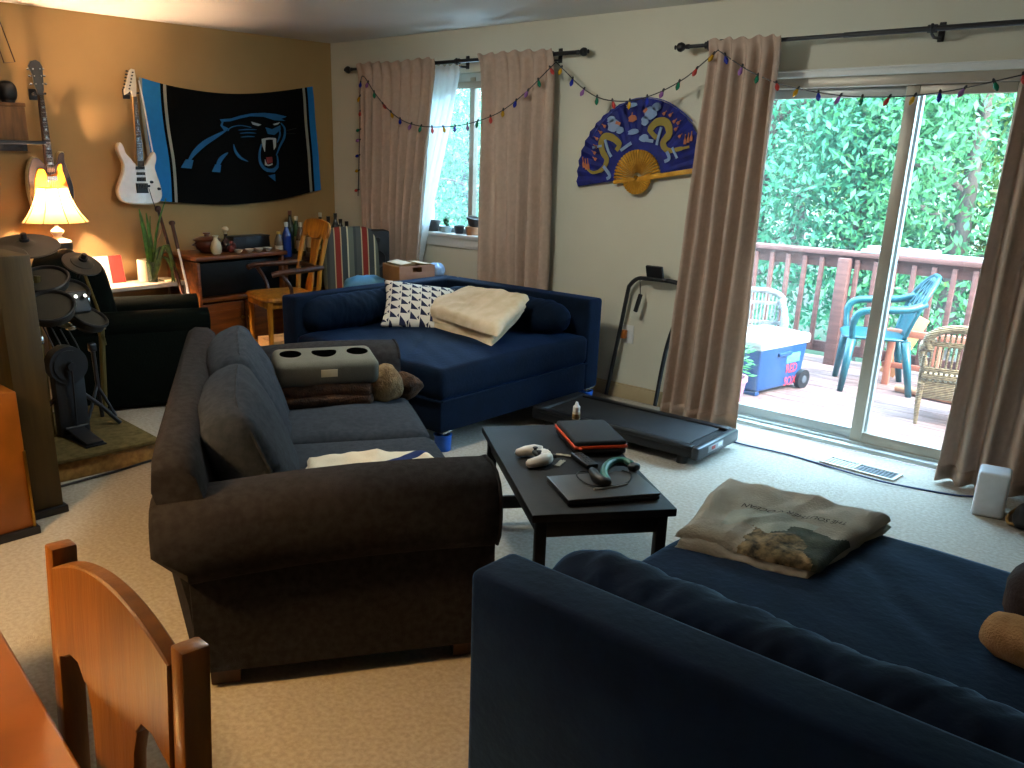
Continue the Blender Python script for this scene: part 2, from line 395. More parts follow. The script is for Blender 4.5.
mb = MB().box(((DX0 + DX1) / 2, YB - .012, DZ1 + .017), (DX1 - DX0 + .1, .024, .03), .004); mb.box(((DX0 + DX1) / 2, YB - .016, DZ1 + .036), (DX1 - DX0 + .12, .032, .010), .003)
struct('trim_2', mb, M_whitetrim, 'thin pale trim strip above the sliding door', 'door trim')

# ---------------------------------------------------------------- curtains: pleated cloth hung from rods
def curtain(name, top0, top1, bot0, bot1, y, zt, zb, n, amp, m, label, group=None, cat='curtain', seed=0):
    W = abs(top1 - top0); rnd = random.Random(seed)
    ph = [rnd.uniform(-.5, .5) for _ in range(n + 2)]
    def fn(u, v):
        # v: 0 top .. 1 bottom
        x = (top0 + (top1 - top0) * u) * (1 - v) + (bot0 + (bot1 - bot0) * u) * v
        k = u * n; i = int(k); w = ph[i] * (1 - (k - i)) + ph[i + 1] * (k - i)
        a = amp * (.55 + .45 * min(1, v * 3)) * (1 + .5 * w)
        f = math.sin(2 * PI * (k + .55 * w * (.3 + v))); f = sp(f, .8) + .35 * noise.noise(Vector((u * 9 + seed, v * 1.2, seed)))
        tz = max(0, 1 - v / .035)
        a *= 1 - .75 * tz
        z = zt + (zb - zt) * v
        return (x + .012 * math.sin(3 * v + w * 5), y - .030 * tz + a * f + .012 * noise.noise(Vector((u * 4, v * 5, seed))), z + (.008 * f if v < .01 else 0) + .01 * noise.noise(Vector((u * 3, seed, v))))
    mb = MB().grid(fn, n * 12, 36)
    # a hem band at the bottom: an extra fold of cloth
    def hem(u, v): p = fn(u, .965 + .035 * v); return (p[0], p[1] - .006, p[2])
    o = single(name, mb, m, label, cat, group, base=((bot0 + bot1) / 2, y, zb), smooth=180, solid=.004)
    h = MB().grid(hem, n * 12, 2); h.v = [(a - (bot0 + bot1) / 2, b - y, c - zb) for a, b, c in h.v]
    obj('hem', h, m, o, smooth=180, solid=.004)
    return o
g = 'taupe curtains on the black rods'
curtain('curtain', -5.75, -4.86, -5.70, -5.15, 4.88, 2.265, .02, 8, .04, M_curtain, 'taupe curtain hanging left of the window, beside the sheer', g, seed=1)
curtain('curtain', -4.46, -3.80, -4.40, -3.75, 4.88, 2.265, .02, 6, .042, M_curtain, 'taupe curtain hanging right of the window, above the far navy sofa', g, seed=2)
curtain('curtain', -2.62, -2.20, -2.73, -2.20, 4.83, 2.235, .015, 5, .05, M_curtain, 'taupe curtain left of the glass door, behind the walking treadmill handrail', g, seed=3)
curtain('curtain', -1.03, -.38, -1.09, -.42, 4.84, 2.235, .015, 6, .055, M_curtain, 'taupe curtain right of the glass door, behind the small white box', g, seed=4)
curtain('sheer_curtain', -4.93, -4.68, -5.40, -5.12, 4.925, 2.215, .6, 4, .016, M_sheer, 'thin white sheer curtain swept to the left in the window', None, 'sheer curtain', seed=5)
def rod(y, z, x0, x1, ends, bracks, label, group='black curtain rods'):
    t = thing('curtain_rod', label, 'curtain rod', ((x0 + x1) / 2, y, z), 0, group); X = (x0 + x1) / 2
    m1 = MB().cyl((x0 - X, 0, 0), (x1 - X, 0, 0), .0105); m1.cyl((x0 + .9 - X, 0, 0), (x1 - X, 0, 0), .013); obj('pole', m1, M_black, t)
    for x, s in ends:
        m1 = MB(); R = Matrix.Rotation(s * PI / 2, 4, 'Y')
        m1.lathe([(.006, 0), (.014, .005), (.014, .02), (.009, .028), (.02, .04), (.027, .055), (.024, .072), (.01, .082), (.008, .088), (.013, .095), (0, .103)], (x - X, 0, 0), 14, M=R); obj('finial', m1, M_black, t)
    for x in bracks:
        m1 = MB().box((x - X, YB - y - .006, 0), (.03, .01, .09), .003); m1.tube([(x - X, YB - y - .01, -.03), (x - X, .04, -.035), (x - X, .0, -.022), (x - X, -.018, 0), (x - X, -.01, .02)], .007); m1.cyl((x - X - .02, 0, 0), (x - X + .02, 0, 0), .019)
        obj('bracket', m1, M_black, t)
    return t
rod(4.895, 2.235, -5.86, -3.62, ((-5.86, -1), (-3.62, 1)), (-5.66, -4.68, -3.83), 'black curtain rod above the window with dark round finials')
rod(4.855, 2.215, -2.80, .2, ((-2.78, -1),), (-2.66, -1.48, .1), 'black curtain rod above the sliding glass door')

# ---------------------------------------------------------------- string of coloured lights
sl = thing('string_lights', 'dark string of small coloured bulbs swagged across curtains, fan and glass door', 'string lights', (-4, 4.8, 2.2))
swags = [[(358, 196), (359, 160), (360, 120), (360, 90), (363, 76), (374, 92), (386, 107), (400, 119), (415, 125), (432, 127), (455, 126), (475, 122), (500, 112), (525, 93), (545, 73), (556, 62)],
         [(556, 62), (566, 72), (580, 86), (597, 97), (615, 101), (635, 100), (660, 92), (685, 78), (703, 63), (718, 50)],
         [(718, 50), (735, 62), (755, 74), (780, 84), (810, 91), (845, 96), (880, 97), (920, 95), (960, 89), (1000, 80), (1060, 66)]]
cols = {'red': M_red, 'yellow': flat('bulb_yellow', '#b98a12', .25), 'blue': flat('bulb_blue', '#1c2a9a', .25), 'purple': flat('bulb_purple', '#8a5a98', .25), 'green': flat('bulb_green', '#0c6a4a', .25)}
cord = MB(); bulbs = []; base = Vector((-4, 4.8, 2.2))
for k, s in enumerate(swags):
    yy = 4.79 if k == 0 else 4.80
    pts = [wy(a, b, yy) - base for a, b in s]
    P = bez(pts, 8); cord.tube(P, .0035, 5)
    acc = 0; nxt = .05
    for a, b in zip(P[:-1], P[1:]):
        acc += (b - a).length
        if acc > nxt: bulbs.append((b, k)); nxt += .118
obj('cord', cord, M_black, sl)
proto = {}
names = list(cols)
for i, (p, k) in enumerate(bulbs):
    c = names[i % 5]
    if c not in proto:
        m1 = MB().lathe([(.0, -.050), (.005, -.046), (.012, -.034), (.0125, -.024), (.008, -.011), (.006, -.004)], n=10)
        m1.lathe([(.0065, -.010), (.007, .007), (.004, .014), (0, .016)], n=8, mi=1)
        proto[c] = obj('bulb', m1, [cols[c], M_black], sl); o = proto[c]
    else:
        o = proto[c].copy(); C.objects.link(o)
    o.parent = sl; o.location = p; o.rotation_euler = (random.uniform(-.5, .3), random.uniform(-.6, .6), 0)
    if k == 0 and i < 5: o.rotation_euler = (0, 1.3, 0)
# ---------------------------------------------------------------- charcoal two-seat sofa
U = Vector((-.838, .545, 0)); SA = math.atan2(-.545, .838)
sofa = thing('sofa', 'charcoal two-seat sofa with rolled arms holding a grey cup tray and a folded towel', 'sofa', (-2.968, 1.688, 0), SA)
m1 = MB().box((0, .46, .19), (1.96, .84, .26), .025, 3); obj('base', m1, M_grey, sofa)
def backf(u, v):
    return (0, 0, 0)
m1 = MB()
prof = [(-.01, .07), (-.03, .3), (-.085, .6), (-.105, .72), (-.10, .765), (-.07, .785), (-.01, .78), (.02, .755), (.04, .68), (.10, .4), (.22, .28), (.2, .07)]
def back_sec(x, k):   # the back frame dips slightly beside the arms
    return [(x, y, z - (.05 * k if z > .6 else 0)) for y, z in prof]
xs = [-.985, -.95, -.8, 0, .8, .95, .985]; vs = []
for x in xs: vs += back_sec(x, 1 if abs(x) > .97 else .25 if abs(x) > .9 else 0)
n = len(prof); fs = []
for i in range(len(xs) - 1):
    for k in range(n): fs.append((i * n + k, i * n + (k + 1) % n, (i + 1) * n + (k + 1) % n, (i + 1) * n + k))
fs += [tuple(range(n))[::-1], tuple((len(xs) - 1) * n + k for k in range(n))]
m1.add(vs, [f[::-1] for f in fs]); obj('back_frame', m1, M_grey, sofa, smooth=50)
def arm(s):
    # s = +1 near arm (outward +x), -1 far arm; rolled section swept from back to front
    P = [(.0, .07), (.0, .38), (.035, .40), (.06, .44), (.068, .50), (.062, .56), (.04, .605), (0, .632), (-.06, .642), (-.14, .636), (-.19, .615), (-.215, .58), (-.225, .5), (-.225, .07)]
    ys = [-.115, -.10, .1, .3, .5, .7, .86, .905, .92]; vs = []
    for y in ys:
        sc = 1 if -.11 < y < .91 else .9
        dz = .02 * math.sin(PI * max(0, min(1, y / .93))) + .035 * (y / .93)
        for a, z in P:
            a2 = -.08 + (a + .08) * sc
            z2 = z + (dz if z > .35 else 0) - (.012 if sc < 1 and z > .5 else 0)
            vs.append((s * (1.0 + a2), y if z2 > .45 or y > 0 else max(y, -.02), z2))
    n = len(P); fs = []
    for i in range(len(ys) - 1):
        for k in range(n): fs.append((i * n + k, i * n + (k + 1) % n, (i + 1) * n + (k + 1) % n, (i + 1) * n + k))
    fs += [tuple(range(n))[::-1], tuple((len(ys) - 1) * n + k for k in range(n))]
    if s < 0: fs = [f[::-1] for f in fs]
    m = MB().add(vs, fs); o = obj('arm', m, M_grey, sofa, smooth=50)
    w = MB().tube([(s * (1.0 - .08 + (a + .08) * .97), .915, z + .035) for a, z in P[2:12]], .006, 6); obj('piping', w, M_grey, o)
arm(1); arm(-1)
for s in (-1, 1):
    def seatf(p): return (p.x, p.y, p.z + (.03 * (1 - min(1, abs(p.x) / .38) ** 2) * (1 - min(1, abs(p.y) / .37) ** 2) + .006 * noise.noise(Vector((p.x * 7 + s * 3, p.y * 5, 1)))) * (1 if p.z > 0 else 0))
    m1 = MB().slab((s * .385, .56, .375), (.765, .74, .19), (.05, .05, .06), (26, 26, 6), fn=seatf)
    o = obj('seat_cushion', m1, M_greyc, sofa, smooth=180)
    w = MB().tube([(s * .385 + a * .372, .56 + b * .36, .445) for a, b in ((-1, -.9), (-1, .9), (-.97, .985), (0, 1.0), (.97, .985), (1, .9), (1, -.9))], .006, 6); obj('piping', w, M_greyc, o)
for s in (-1, 1):
    R = Matrix.Rotation(.42, 4, 'X')
    def puff(p):
        k = (1 - min(1, abs(p.x) / .40) ** 2) * (1 - min(1, abs(p.z) / .26) ** 2)
        w = .010 * noise.noise(Vector((p.x * 6 + s * 4, p.z * 6, 2))) + .006 * noise.noise(Vector((p.x * 14, p.z * 9, s)))
        return (p.x * (1 - .04 * (p.z / .25) ** 2), p.y + (.045 * k + w) * (1 if p.y > 0 else -1) * .9, p.z - .035 * (p.x / .4) ** 2 * (1 if p.z > 0 else 0))
    m1 = MB().slab((s * .385, .175, .60), (.78, .17, .50), (.06, .06, .06), (28, 6, 20), R, fn=puff)
    o = obj('back_cushion', m1, M_greyc, sofa, smooth=180)
    Rc = lambda x, z, y: R @ Vector(puff(Vector((x, y, z)))) + Vector((s * .385, .175, .60))
    ring = []
    for k in range(48):
        a = 2 * PI * k / 48; ring.append(Rc(sp(math.cos(a), .3) * .378, sp(math.sin(a), .3) * .240, .062))
    w = MB().tube(ring, .006, 6, closed=True); obj('piping', w, M_greyc, o)
for x in (-1, 1):
    for y in (.06, .84):
        m1 = MB().prism([(-.045, -.045), (.045, -.045), (.045, .045), (-.045, .045)], .07, Matrix.Translation((x * .92, y, 0)), bev=.006); obj('foot', m1, M_darkwood, sofa)
def on_sofa(x, y, z): return Matrix.Translation((-2.968, 1.688, 0)) @ Matrix.Rotation(SA, 4, 'Z') @ Vector((x, y, z))

# ---------------------------------------------------------------- the two navy corner sofas
def bed(label, loc, rz, m, y0):
    t = thing('corner_sofa', label, 'corner sofa', loc, rz)
    b = MB().box((-.655, (y0 + .74) / 2, .42), (.15, .74 - y0, .6), .022, 3); obj('backrest', b, m, t)
    b = MB().box((.065, .665, .42), (1.30, .15, .6), .022, 3); obj('side_panel', b, m, t)
    b = MB().box((.07, (y0 + .59) / 2, .215), (1.3, .59 - y0, .19), .018, 2); obj('base', b, m, t)
    def mf(p):
        if p.z < 0: return p
        q = Vector((p.x * .9 + p.y * 2.2, p.y * .7 - p.x * .35, 3.1)); h = .008 * noise.noise(q * 1.6) + .005 * noise.noise(Vector((p.x * 5 + p.y * 9, p.y * 2 - p.x * 1.2, 8)))
        h -= .010 * max(0, 1 - abs(p.x * .8 + p.y * .62 + .12 + .05 * noise.noise(Vector((p.x * 3, p.y * 3, 1)))) / .035) * max(0, 1 - abs(p.x - .1) / .7)
        return (p.x, p.y, p.z + h + .012 * (1 - min(1, abs(p.x) / .65) ** 4) * (1 - min(1, abs(p.y) / .66) ** 4))
    b = MB().slab((.07, (y0 + .59) / 2, .395), (1.31, .60 - y0, .18), (.035, .035, .04), (60, 60, 6), fn=mf); obj('mattress', b, m, t, smooth=180)
    w = MB().tube([(-.58, y0 - .008, .308), (.70, y0 - .008, .308), (.728, y0 + .006, .308), (.728, .58, .308)], .006, 6); obj('seam', w, m, t)
    for x in (-.66, .66):
        for y in (y0 + .08, .68):
            f = MB().box((x, y, .1), (.05, .05, .05), .008); f.box((x, y, .122), (.11, .06, .012), .003); obj('foot', f, M_chrome, t)
    return t
bed('navy velvet corner sofa in the far corner under the window', (-3.895, 4.0, 0), 0, M_navy, -.77)
bed('large dark navy corner sofa nearest the camera with a folded printed blanket', (-.46, 2.03, 0), PI, M_navyd, -.72)
def riser(x, y, label, z=0):
    m1 = MB().lathe([(.044, 0), (.046, .004), (.050, .085), (.054, .088), (.054, .094), (.044, .094), (.042, .074), (0, .074)], n=20)
    return single('furniture_riser', m1, M_bluecup, label, 'furniture riser', 'blue cups under the sofa feet', base=(0, 0, 0)).__setattr__('location', (x, y, 0))
for lx, ly, lb in ((.66, -.69, 'blue furniture riser cup under the near corner of the far navy sofa'), (.66, .68, 'blue furniture riser cup under the far navy sofa beside the treadmill'), (-.66, -.69, 'blue furniture riser cup under the rear corner of the far navy sofa'), (-.66, .68, 'blue furniture riser cup under the far navy sofa by the wall corner')):
    riser(-3.895 + lx, 4.0 + ly, lb)
riser(-1.12, 1.35, 'blue furniture riser cup under the closest navy sofa, by its tall side panel')
riser(-1.12, 2.67, 'blue furniture riser cup under the closest navy sofa, behind the coffee table')
riser(.2, 1.35, 'blue furniture riser cup under the right end of the closest navy sofa'); riser(.2, 2.67, 'blue furniture riser cup under the outer right corner of the closest navy sofa')
def bolster(L, r, M, m, label, seed, amp=.03, grow=0.0):
    def f(u, v):
        a = 2 * PI * u; s = v * 2 - 1
        rr = r * (1 - abs(s) ** 7) ** .45 if abs(s) < 1 else 0
        rr *= 1 + grow * max(0, -s - .2)
        rr *= 1 + amp * 2.5 * noise.noise(Vector((s * 3 + seed, math.cos(a) * .9, math.sin(a) * .9))) + amp * 1.6 * noise.noise(Vector((s * 11 + seed + math.sin(a) * 1.5, a * .9, seed))) + amp * noise.noise(Vector((s * 26 + 4 * math.cos(a), math.sin(a) * 2, seed)))
        return M @ Vector((rr * math.cos(a), s * L / 2, rr * math.sin(a) * .92))
    m1 = MB().grid(f, 40, 110, cu=True)
    return single('bolster_cushion', m1, m, label, 'bolster cushion', 'navy bolsters on the corner sofas', smooth=180)
T = Matrix.Translation
bolster(1.0, .125, T((-4.47, 3.78, .595)), M_navy, 'navy bolster lying along the back of the far sofa, left of the patterned pillow', 1)
bolster(1.1, .125, T((-3.80, 4.45, .595)) @ Matrix.Rotation(PI / 2, 4, 'Z'), M_navy, 'navy bolster by the window-side panel of the far sofa, behind the cream blanket', 2)
bolster(1.14, .122, T((-.58, 1.585, .585)) @ Matrix.Rotation(-PI / 2, 4, 'Z'), M_navyd, 'dark wrinkled bolster along the side panel of the closest navy sofa', 3, .06, .38)
# ---------------------------------------------------------------- things on the far sofa
def uvpat(name, cols, n):
    m = bpy.data.materials.new(name); m.use_nodes = True; N = m.node_tree.nodes; L = m.node_tree.links; b = N['Principled BSDF']
    tc = N.new('ShaderNodeTexCoord'); sx = N.new('ShaderNodeSeparateXYZ'); L.new(tc.outputs['Object'], sx.inputs[0])
    def mth(op, a, v=None, v2=None):
        q = N.new('ShaderNodeMath'); q.operation = op
        for i, s in enumerate((a, v)):
            if s is None: continue
            if isinstance(s, (int, float)): q.inputs[i].default_value = s
            else: L.new(s, q.inputs[i])
        return q.outputs[0]
    a = mth('MULTIPLY', sx.outputs['X'], n); c = mth('MULTIPLY', sx.outputs['Y'], n)
    fa = mth('FRACT', a); fc = mth('FRACT', mth('ADD', c, mth('MULTIPLY', mth('FLOOR', a), .5)))
    lo = mth('MULTIPLY', mth('GREATER_THAN', fa, .10), mth('GREATER_THAN', fc, .12))
    t1 = mth('MULTIPLY', mth('LESS_THAN', mth('ADD', fa, fc), .98), lo)
    t2 = mth('MULTIPLY', mth('GREATER_THAN', mth('SUBTRACT', fa, fc), .45), mth('GREATER_THAN', mth('ADD', fa, fc), 1.12))
    kk = mth('MAXIMUM', t1, t2)
    mx = N.new('ShaderNodeMix'); mx.data_type = 'RGBA'; mx.inputs[6].default_value = (*lin(cols[0]), 1); mx.inputs[7].default_value = (*lin(cols[1]), 1)
    L.new(kk, mx.inputs[0]); L.new(mx.outputs[2], b.inputs['Base Color']); b.inputs['Roughness'].default_value = .9
    return m
M_pat = uvpat('pillow_pattern', ('#d8d2c6', '#131a3c'), 15)
R = T((-4.20, 4.05, .60)) @ Matrix.Rotation(math.radians(58), 4, 'Z') @ Matrix.Rotation(math.radians(38), 4, 'X') @ Matrix.Rotation(math.radians(-12), 4, 'Z')
m1 = MB()
def pil(p):
    x, y = p.x / .25, p.y / .21; k = (1 - min(1, x * x)) * (1 - min(1, y * y))
    return (p.x * (1 - .10 * (1 - min(1, y * y))), p.y * (1 - .10 * (1 - min(1, x * x))), p.z * (.22 + .95 * max(0, k) ** .55) + .006 * noise.noise(Vector((p.x * 9, p.y * 9, 1))))
m1.slab((0, 0, 0), (.5, .42, .15), (.02, .02, .07), (30, 26, 4), fn=pil)
o = obj('throw_pillow', m1, M_pat, smooth=180); o.matrix_world = R; tag(o, 'white throw pillow with a navy triangle pattern on the far navy sofa', 'pillow')
def fold_stack(name, corners, mats, label, cat, hs, seed, mi=0, topname='top_fold', rough=1.0, res=56, deco=None):
    # a folded cloth: soft sheets laid over one another between four ground corners (near-left, far-left, far-right, near-right)
    c0 = sum((Vector(c) for c in corners), Vector()) / 4
    t = thing(name, label, cat, c0)
    a, b, c, d = [Vector(q) - c0 for q in corners]; fns = []; zc_ = c0.z - min(Vector(q).z for q in corners)
    z = 0
    for k, h in enumerate(hs):
        top = k == len(hs) - 1
        def fn(u, v, k=k, h=h, z=z, top=top):
            sh = .03 * noise.noise(Vector((u * 2.2, v * 2.2, seed + k * 5))) * rough
            uu = .5 + (u - .5) * (1 + .05 * math.sin(seed + k * 2.1)); vv = .5 + (v - .5) * (1 + .05 * math.cos(seed * 2 + k * 1.7))
            p = (a * (1 - uu) + d * uu) * (1 - vv) + (b * (1 - uu) + c * uu) * vv
            e = min(u, 1 - u, v, 1 - v); w = min(1, e / .10); w = math.sqrt(max(0, 1 - (1 - w) ** 2))
            bump = .014 * noise.noise(Vector((u * 3.1, v * 2.7, seed))) + .008 * noise.noise(Vector((u * 8, v * 6, seed + k))) + .010 * max(0, 1 - abs(u - .3 - .3 * v + .1 * noise.noise(Vector((v * 3, seed, 0)))) / .10)
            return (p.x + sh, p.y + sh * .6, p.z + z + (h + bump * rough) * w)
        m1 = MB().grid(fn, res, res, mi=mi if top else 0); fns.append(fn)
        obj(topname if top else 'lower_fold', m1, mats, t, smooth=180)
        z += h * .82
    return t, fns[-1]
fold_stack('folded_blanket', [fl(417, 321, .50), wy(470, 301, 4.31), wy(527, 311, 4.27), fl(494, 347, .495)], M_cream, 'cream fleece blanket folded on the far navy sofa', 'blanket', (.04, .045, .05), 4)
# ---------------------------------------------------------------- things on the charcoal sofa
M_caddy = flat('tray_grey', '#57554a', .85, bump=.3, bscale=200); M_holeshade = flat('tray_hole_shade', '#020202', .95, spec=0)  # black discs on the tray top stand in for shade inside the holes
M_fur = mat('fur_brown', '#4a2f18', .98, col2='#2c1a0c', scale=30, bump=1.0, bscale=140, sheen=.3)
M_furl = mat('fur_tan', '#8a6f4c', .98, col2='#5e482c', scale=25, bump=1.0, bscale=120)
R0 = Matrix.Rotation(SA + math.radians(5), 4, 'Z')
p = on_sofa(-.56, .50, .485)
m1 = MB()
for k in range(2): m1.pad((0, 0, .03 + .045 * k), (.34 - .02 * k, .46, .08), .25, .6, 60, 14, amp=.018, sc=14, seed=k + 9)
furb = obj('folded_fur_throw', m1, M_fur, None, p, smooth=180); furb.rotation_euler = (0, 0, SA + math.radians(3)); tag(furb, 'brown shaggy throw folded under the grey cup tray on the charcoal sofa', 'throw')
p = on_sofa(-.16, .66, .5)
m1 = MB().pad((0, 0, .075), (.17, .17, .17), .8, .8, 28, 14, amp=.02, sc=14, seed=3); single('plush_ball', m1, M_furl, 'tan fluffy bundle beside the grey cup tray on the charcoal sofa', 'plush', smooth=180, base=(0, 0, 0)).location = on_sofa(-.52, .79, .485)
m1 = MB().pad((0, 0, .05), (.17, .13, .11), .8, .8, 28, 14, amp=.02, sc=16, seed=5); single('fur_bundle', m1, M_fur, 'small brown fur bundle hanging at the seat edge of the charcoal sofa', 'plush', smooth=180, base=(0, 0, 0)).location = on_sofa(-.60, .91, .475)
p = on_sofa(-.54, .52, .592)
ct = thing('cup_holder_tray', 'grey sofa cup tray with two round holes and a heart-shaped hole', 'cup tray', p, SA + math.radians(94))
ct.rotation_euler = (math.radians(6), 0, SA + math.radians(94))
m1 = MB().box((0, 0, .06), (.47, .25, .12), .035, 4); obj('body', m1, M_caddy, ct)
for x in (-.155, .155):
    m1 = MB().lathe([(.05, .1185), (.05, .1206), (0, .1206)], (x, .02, 0), 24); obj('cup_hole_shade', m1, M_holeshade, ct)
hp = [(.058 * sp(math.sin(a), 1) * 1.0, .05 * (math.cos(a) * .9 - .25 * math.cos(2 * a) - .1)) for a in [2 * PI * k / 24 for k in range(24)]]
m1 = MB().prism(hp, .004, T((0, .02, .1195))); obj('center_hole_shade', m1, M_holeshade, ct)
m1 = MB().box((.0, -.126, .07), (.075, .004, .035), .001); o = obj('label_tag', m1, flat('tag_cream', '#c8b898'), ct); o['label'] = 'cream label tag'
# folded towel with a navy stripe
M_towel = stripes('towel_cloth', 'X', [(0, '#d8ceb8'), (.44, '#22305e'), (.52, '#d8ceb8'), (.60, '#c8a67c'), (.78, '#d8ceb8')], 1.9, .5)
t, _f = fold_stack('folded_towel', [on_sofa(.74, .34, .485), on_sofa(.32, .38, .485), on_sofa(.36, .82, .485), on_sofa(.72, .90, .485)], M_towel, 'cream towel with one navy stripe folded on the near seat of the charcoal sofa', 'towel', (.02, .03), 7)
# ---------------------------------------------------------------- coffee table
A, B, D = Vector((-2.41, 2.72)), Vector((-1.63, 2.11)), Vector((-1.35, 2.54))
ctr = (A + D) / 2; ex = (B - A).normalized(); CA = math.atan2(ex.y, ex.x); CL = (B - A).length; CW = (D - B).length
tb = thing('coffee_table', 'black wooden coffee table between the charcoal sofa and treadmill', 'coffee table', (ctr.x, ctr.y, 0), CA)
obj('tabletop', MB().box((0, 0, .435), (CL, CW, .03), .004), M_tabblk, tb)
for s in (-1, 1):
    obj('apron', MB().box((0, s * (CW / 2 - .04), .385), (CL - .12, .018, .07), .003), M_tabblk, tb)
    obj('apron', MB().box((s * (CL / 2 - .04), 0, .385), (.018, CW - .12, .07), .003), M_tabblk, tb)
    obj('stretcher', MB().box((s * (CL / 2 - .04), 0, .10), (.02, CW - .11, .06), .003), M_tabblk, tb)
    for q in (-1, 1):
        obj('leg', MB().box((s * (CL / 2 - .04), q * (CW / 2 - .04), .21), (.038, .038, .42), .004), M_tabblk, tb)
TT = .4505
def on_tab(px, py): return fl(px, py, TT)
# game controller
M_ctrl = flat('controller_white', '#d9d2c8', .4); 
p = on_tab(540, 461)
gc = thing('game_controller', 'white and black game controller on the coffee table', 'game controller', p, -.55)
m1 = MB().pad((0, .01, .024), (.10, .065, .034), .5, .6, 28, 14)
for s in (-1, 1): m1.tube([(s * .04, .02, .026), (s * .058, -.005, .026), (s * .066, -.04, .022), (s * .064, -.072, .018), (s * .06, -.08, .017)], [.022, .024, .021, .016, .008], 14)
obj('body', m1, M_ctrl, gc, smooth=180)
m1 = MB().pad((0, .02, .036), (.05, .04, .014), .5, .7, 18, 8); obj('touchpad', m1, M_ctrl, gc, smooth=180)
m1 = MB().pad((0, -.012, .033), (.062, .034, .018), .6, .7, 18, 8); obj('faceplate', m1, M_blackp, gc, smooth=180)
for s in (-1, 1): obj('thumbstick', MB().lathe([(.007, .036), (.006, .046), (.010, .048), (.010, .052), (0, .051)], (s * .022, -.014, 0), 14), M_blackp, gc)
m1 = MB()
for s in (-1, 1): m1.box((s * .035, .045, .03), (.025, .014, .014), .004)
obj('trigger', m1, M_blackp, gc)
# zip case
zc = thing('zip_case', 'black zip case with an orange edge on the coffee table', 'case', (-1.955, 2.885, TT), -.65)
O_ = flat('zip_orange', '#d8481c', .6)
obj('lower_shell', MB().box((0, 0, .016), (.30, .22, .03), .015, 3), M_blackp, zc)
obj('zipper', MB().box((0, 0, .035), (.306, .226, .014), .006, 2), O_, zc)
obj('upper_shell', MB().box((0, 0, .049), (.298, .218, .024), .014, 3), flat('case_fabric', '#17181b', .85, bump=.3, bscale=300), zc)
obj('pull_tab', MB().box((.155, -.09, .035), (.03, .012, .006), .002), O_, zc)
# laptop
lp = thing('laptop', 'closed dark grey laptop on the end of the coffee table', 'laptop', (-1.612, 2.478, TT), .99)
Mlap = flat('laptop_grey', '#3b3835', .45)
obj('base', MB().box((0, 0, .008), (.345, .235, .014), .005), M_blackp, lp)
obj('screen_lid', MB().box((0, 0, .0205), (.347, .237, .009), .004), Mlap, lp)
for s in (-1, 1): obj('hinge', MB().cyl((s * .12 - .03, .113, .016), (s * .12 + .03, .113, .016), .005), M_blackp, lp)
# black remote
p = on_tab(584, 463)
rm = thing('remote_control', 'black remote control beside the laptop on the coffee table', 'remote control', p, CA + 1.75)
obj('body', MB().box((0, 0, .011), (.05, .15, .02), .006), M_blackp, rm)
m1 = MB()
for i in range(5):
    for j in range(3): m1.cyl(((j - 1) * .012, .05 - i * .022, .02), ((j - 1) * .012, .05 - i * .022, .0225), .004, n=8)
obj('buttons', m1, flat('button_grey', '#3c3c3e', .6), rm)
# green and black massager / headset with cable on the laptop
p = on_tab(611, 477); p.z = TT + .0255
hs = thing('neck_headset', 'green and black curved headset with its charging cable on the laptop', 'headset', p, CA + .95)
Mteal = flat('headset_teal', '#2f6a5c', .4)
hs.rotation_euler = (0, 0, 0); h0 = Vector(p)
arc = bez([fl(a, b, TT + c) - h0 for a, b, c in ((608, 481, .040), (604, 474, .044), (606, 466, .046), (614, 461, .046), (625, 461, .044), (633, 465, .040))], 4)
obj('band', MB().tube(arc, [.009] + [.014] * (len(arc) - 2) + [.009], 12), Mteal, hs, smooth=180)
obj('band_trim', MB().tube([q + Vector((.004, -.004, -.010)) for q in arc], .010, 10), M_blackp, hs, smooth=180)
obj('pad', MB().tube(bez([fl(a, b, TT + .042) - h0 for a, b in ((592, 470), (597, 478), (604, 482), (609, 481))], 4), [.012, .016, .018, .019, .020, .020, .020, .020, .019, .018, .017, .016, .012], 12), M_blackp, hs, smooth=180)
obj('pad', MB().pad(fl(634, 467, TT + .038) - h0, (.04, .05, .03), .7, .7, 18, 10), M_blackp, hs, smooth=180)
obj('cable', MB().tube(bez([fl(a, b, TT + .0295) - h0 for a, b in ((595, 474), (582, 471), (577, 476), (590, 485), (612, 486), (628, 482), (631, 474), (622, 470))], 6), .0028, 6), M_blackp, hs)
obj('plug', MB().tube([fl(594, 489, TT + .029) - h0, fl(601, 488.5, TT + .029) - h0], .0045, 8).tube(bez([fl(a, b, TT + .029) - h0 for a, b in ((601, 488.5), (615, 486.5), (628, 483.5))], 4), .0028, 6), flat('plug_grey', '#8d8d8a', .4), hs)
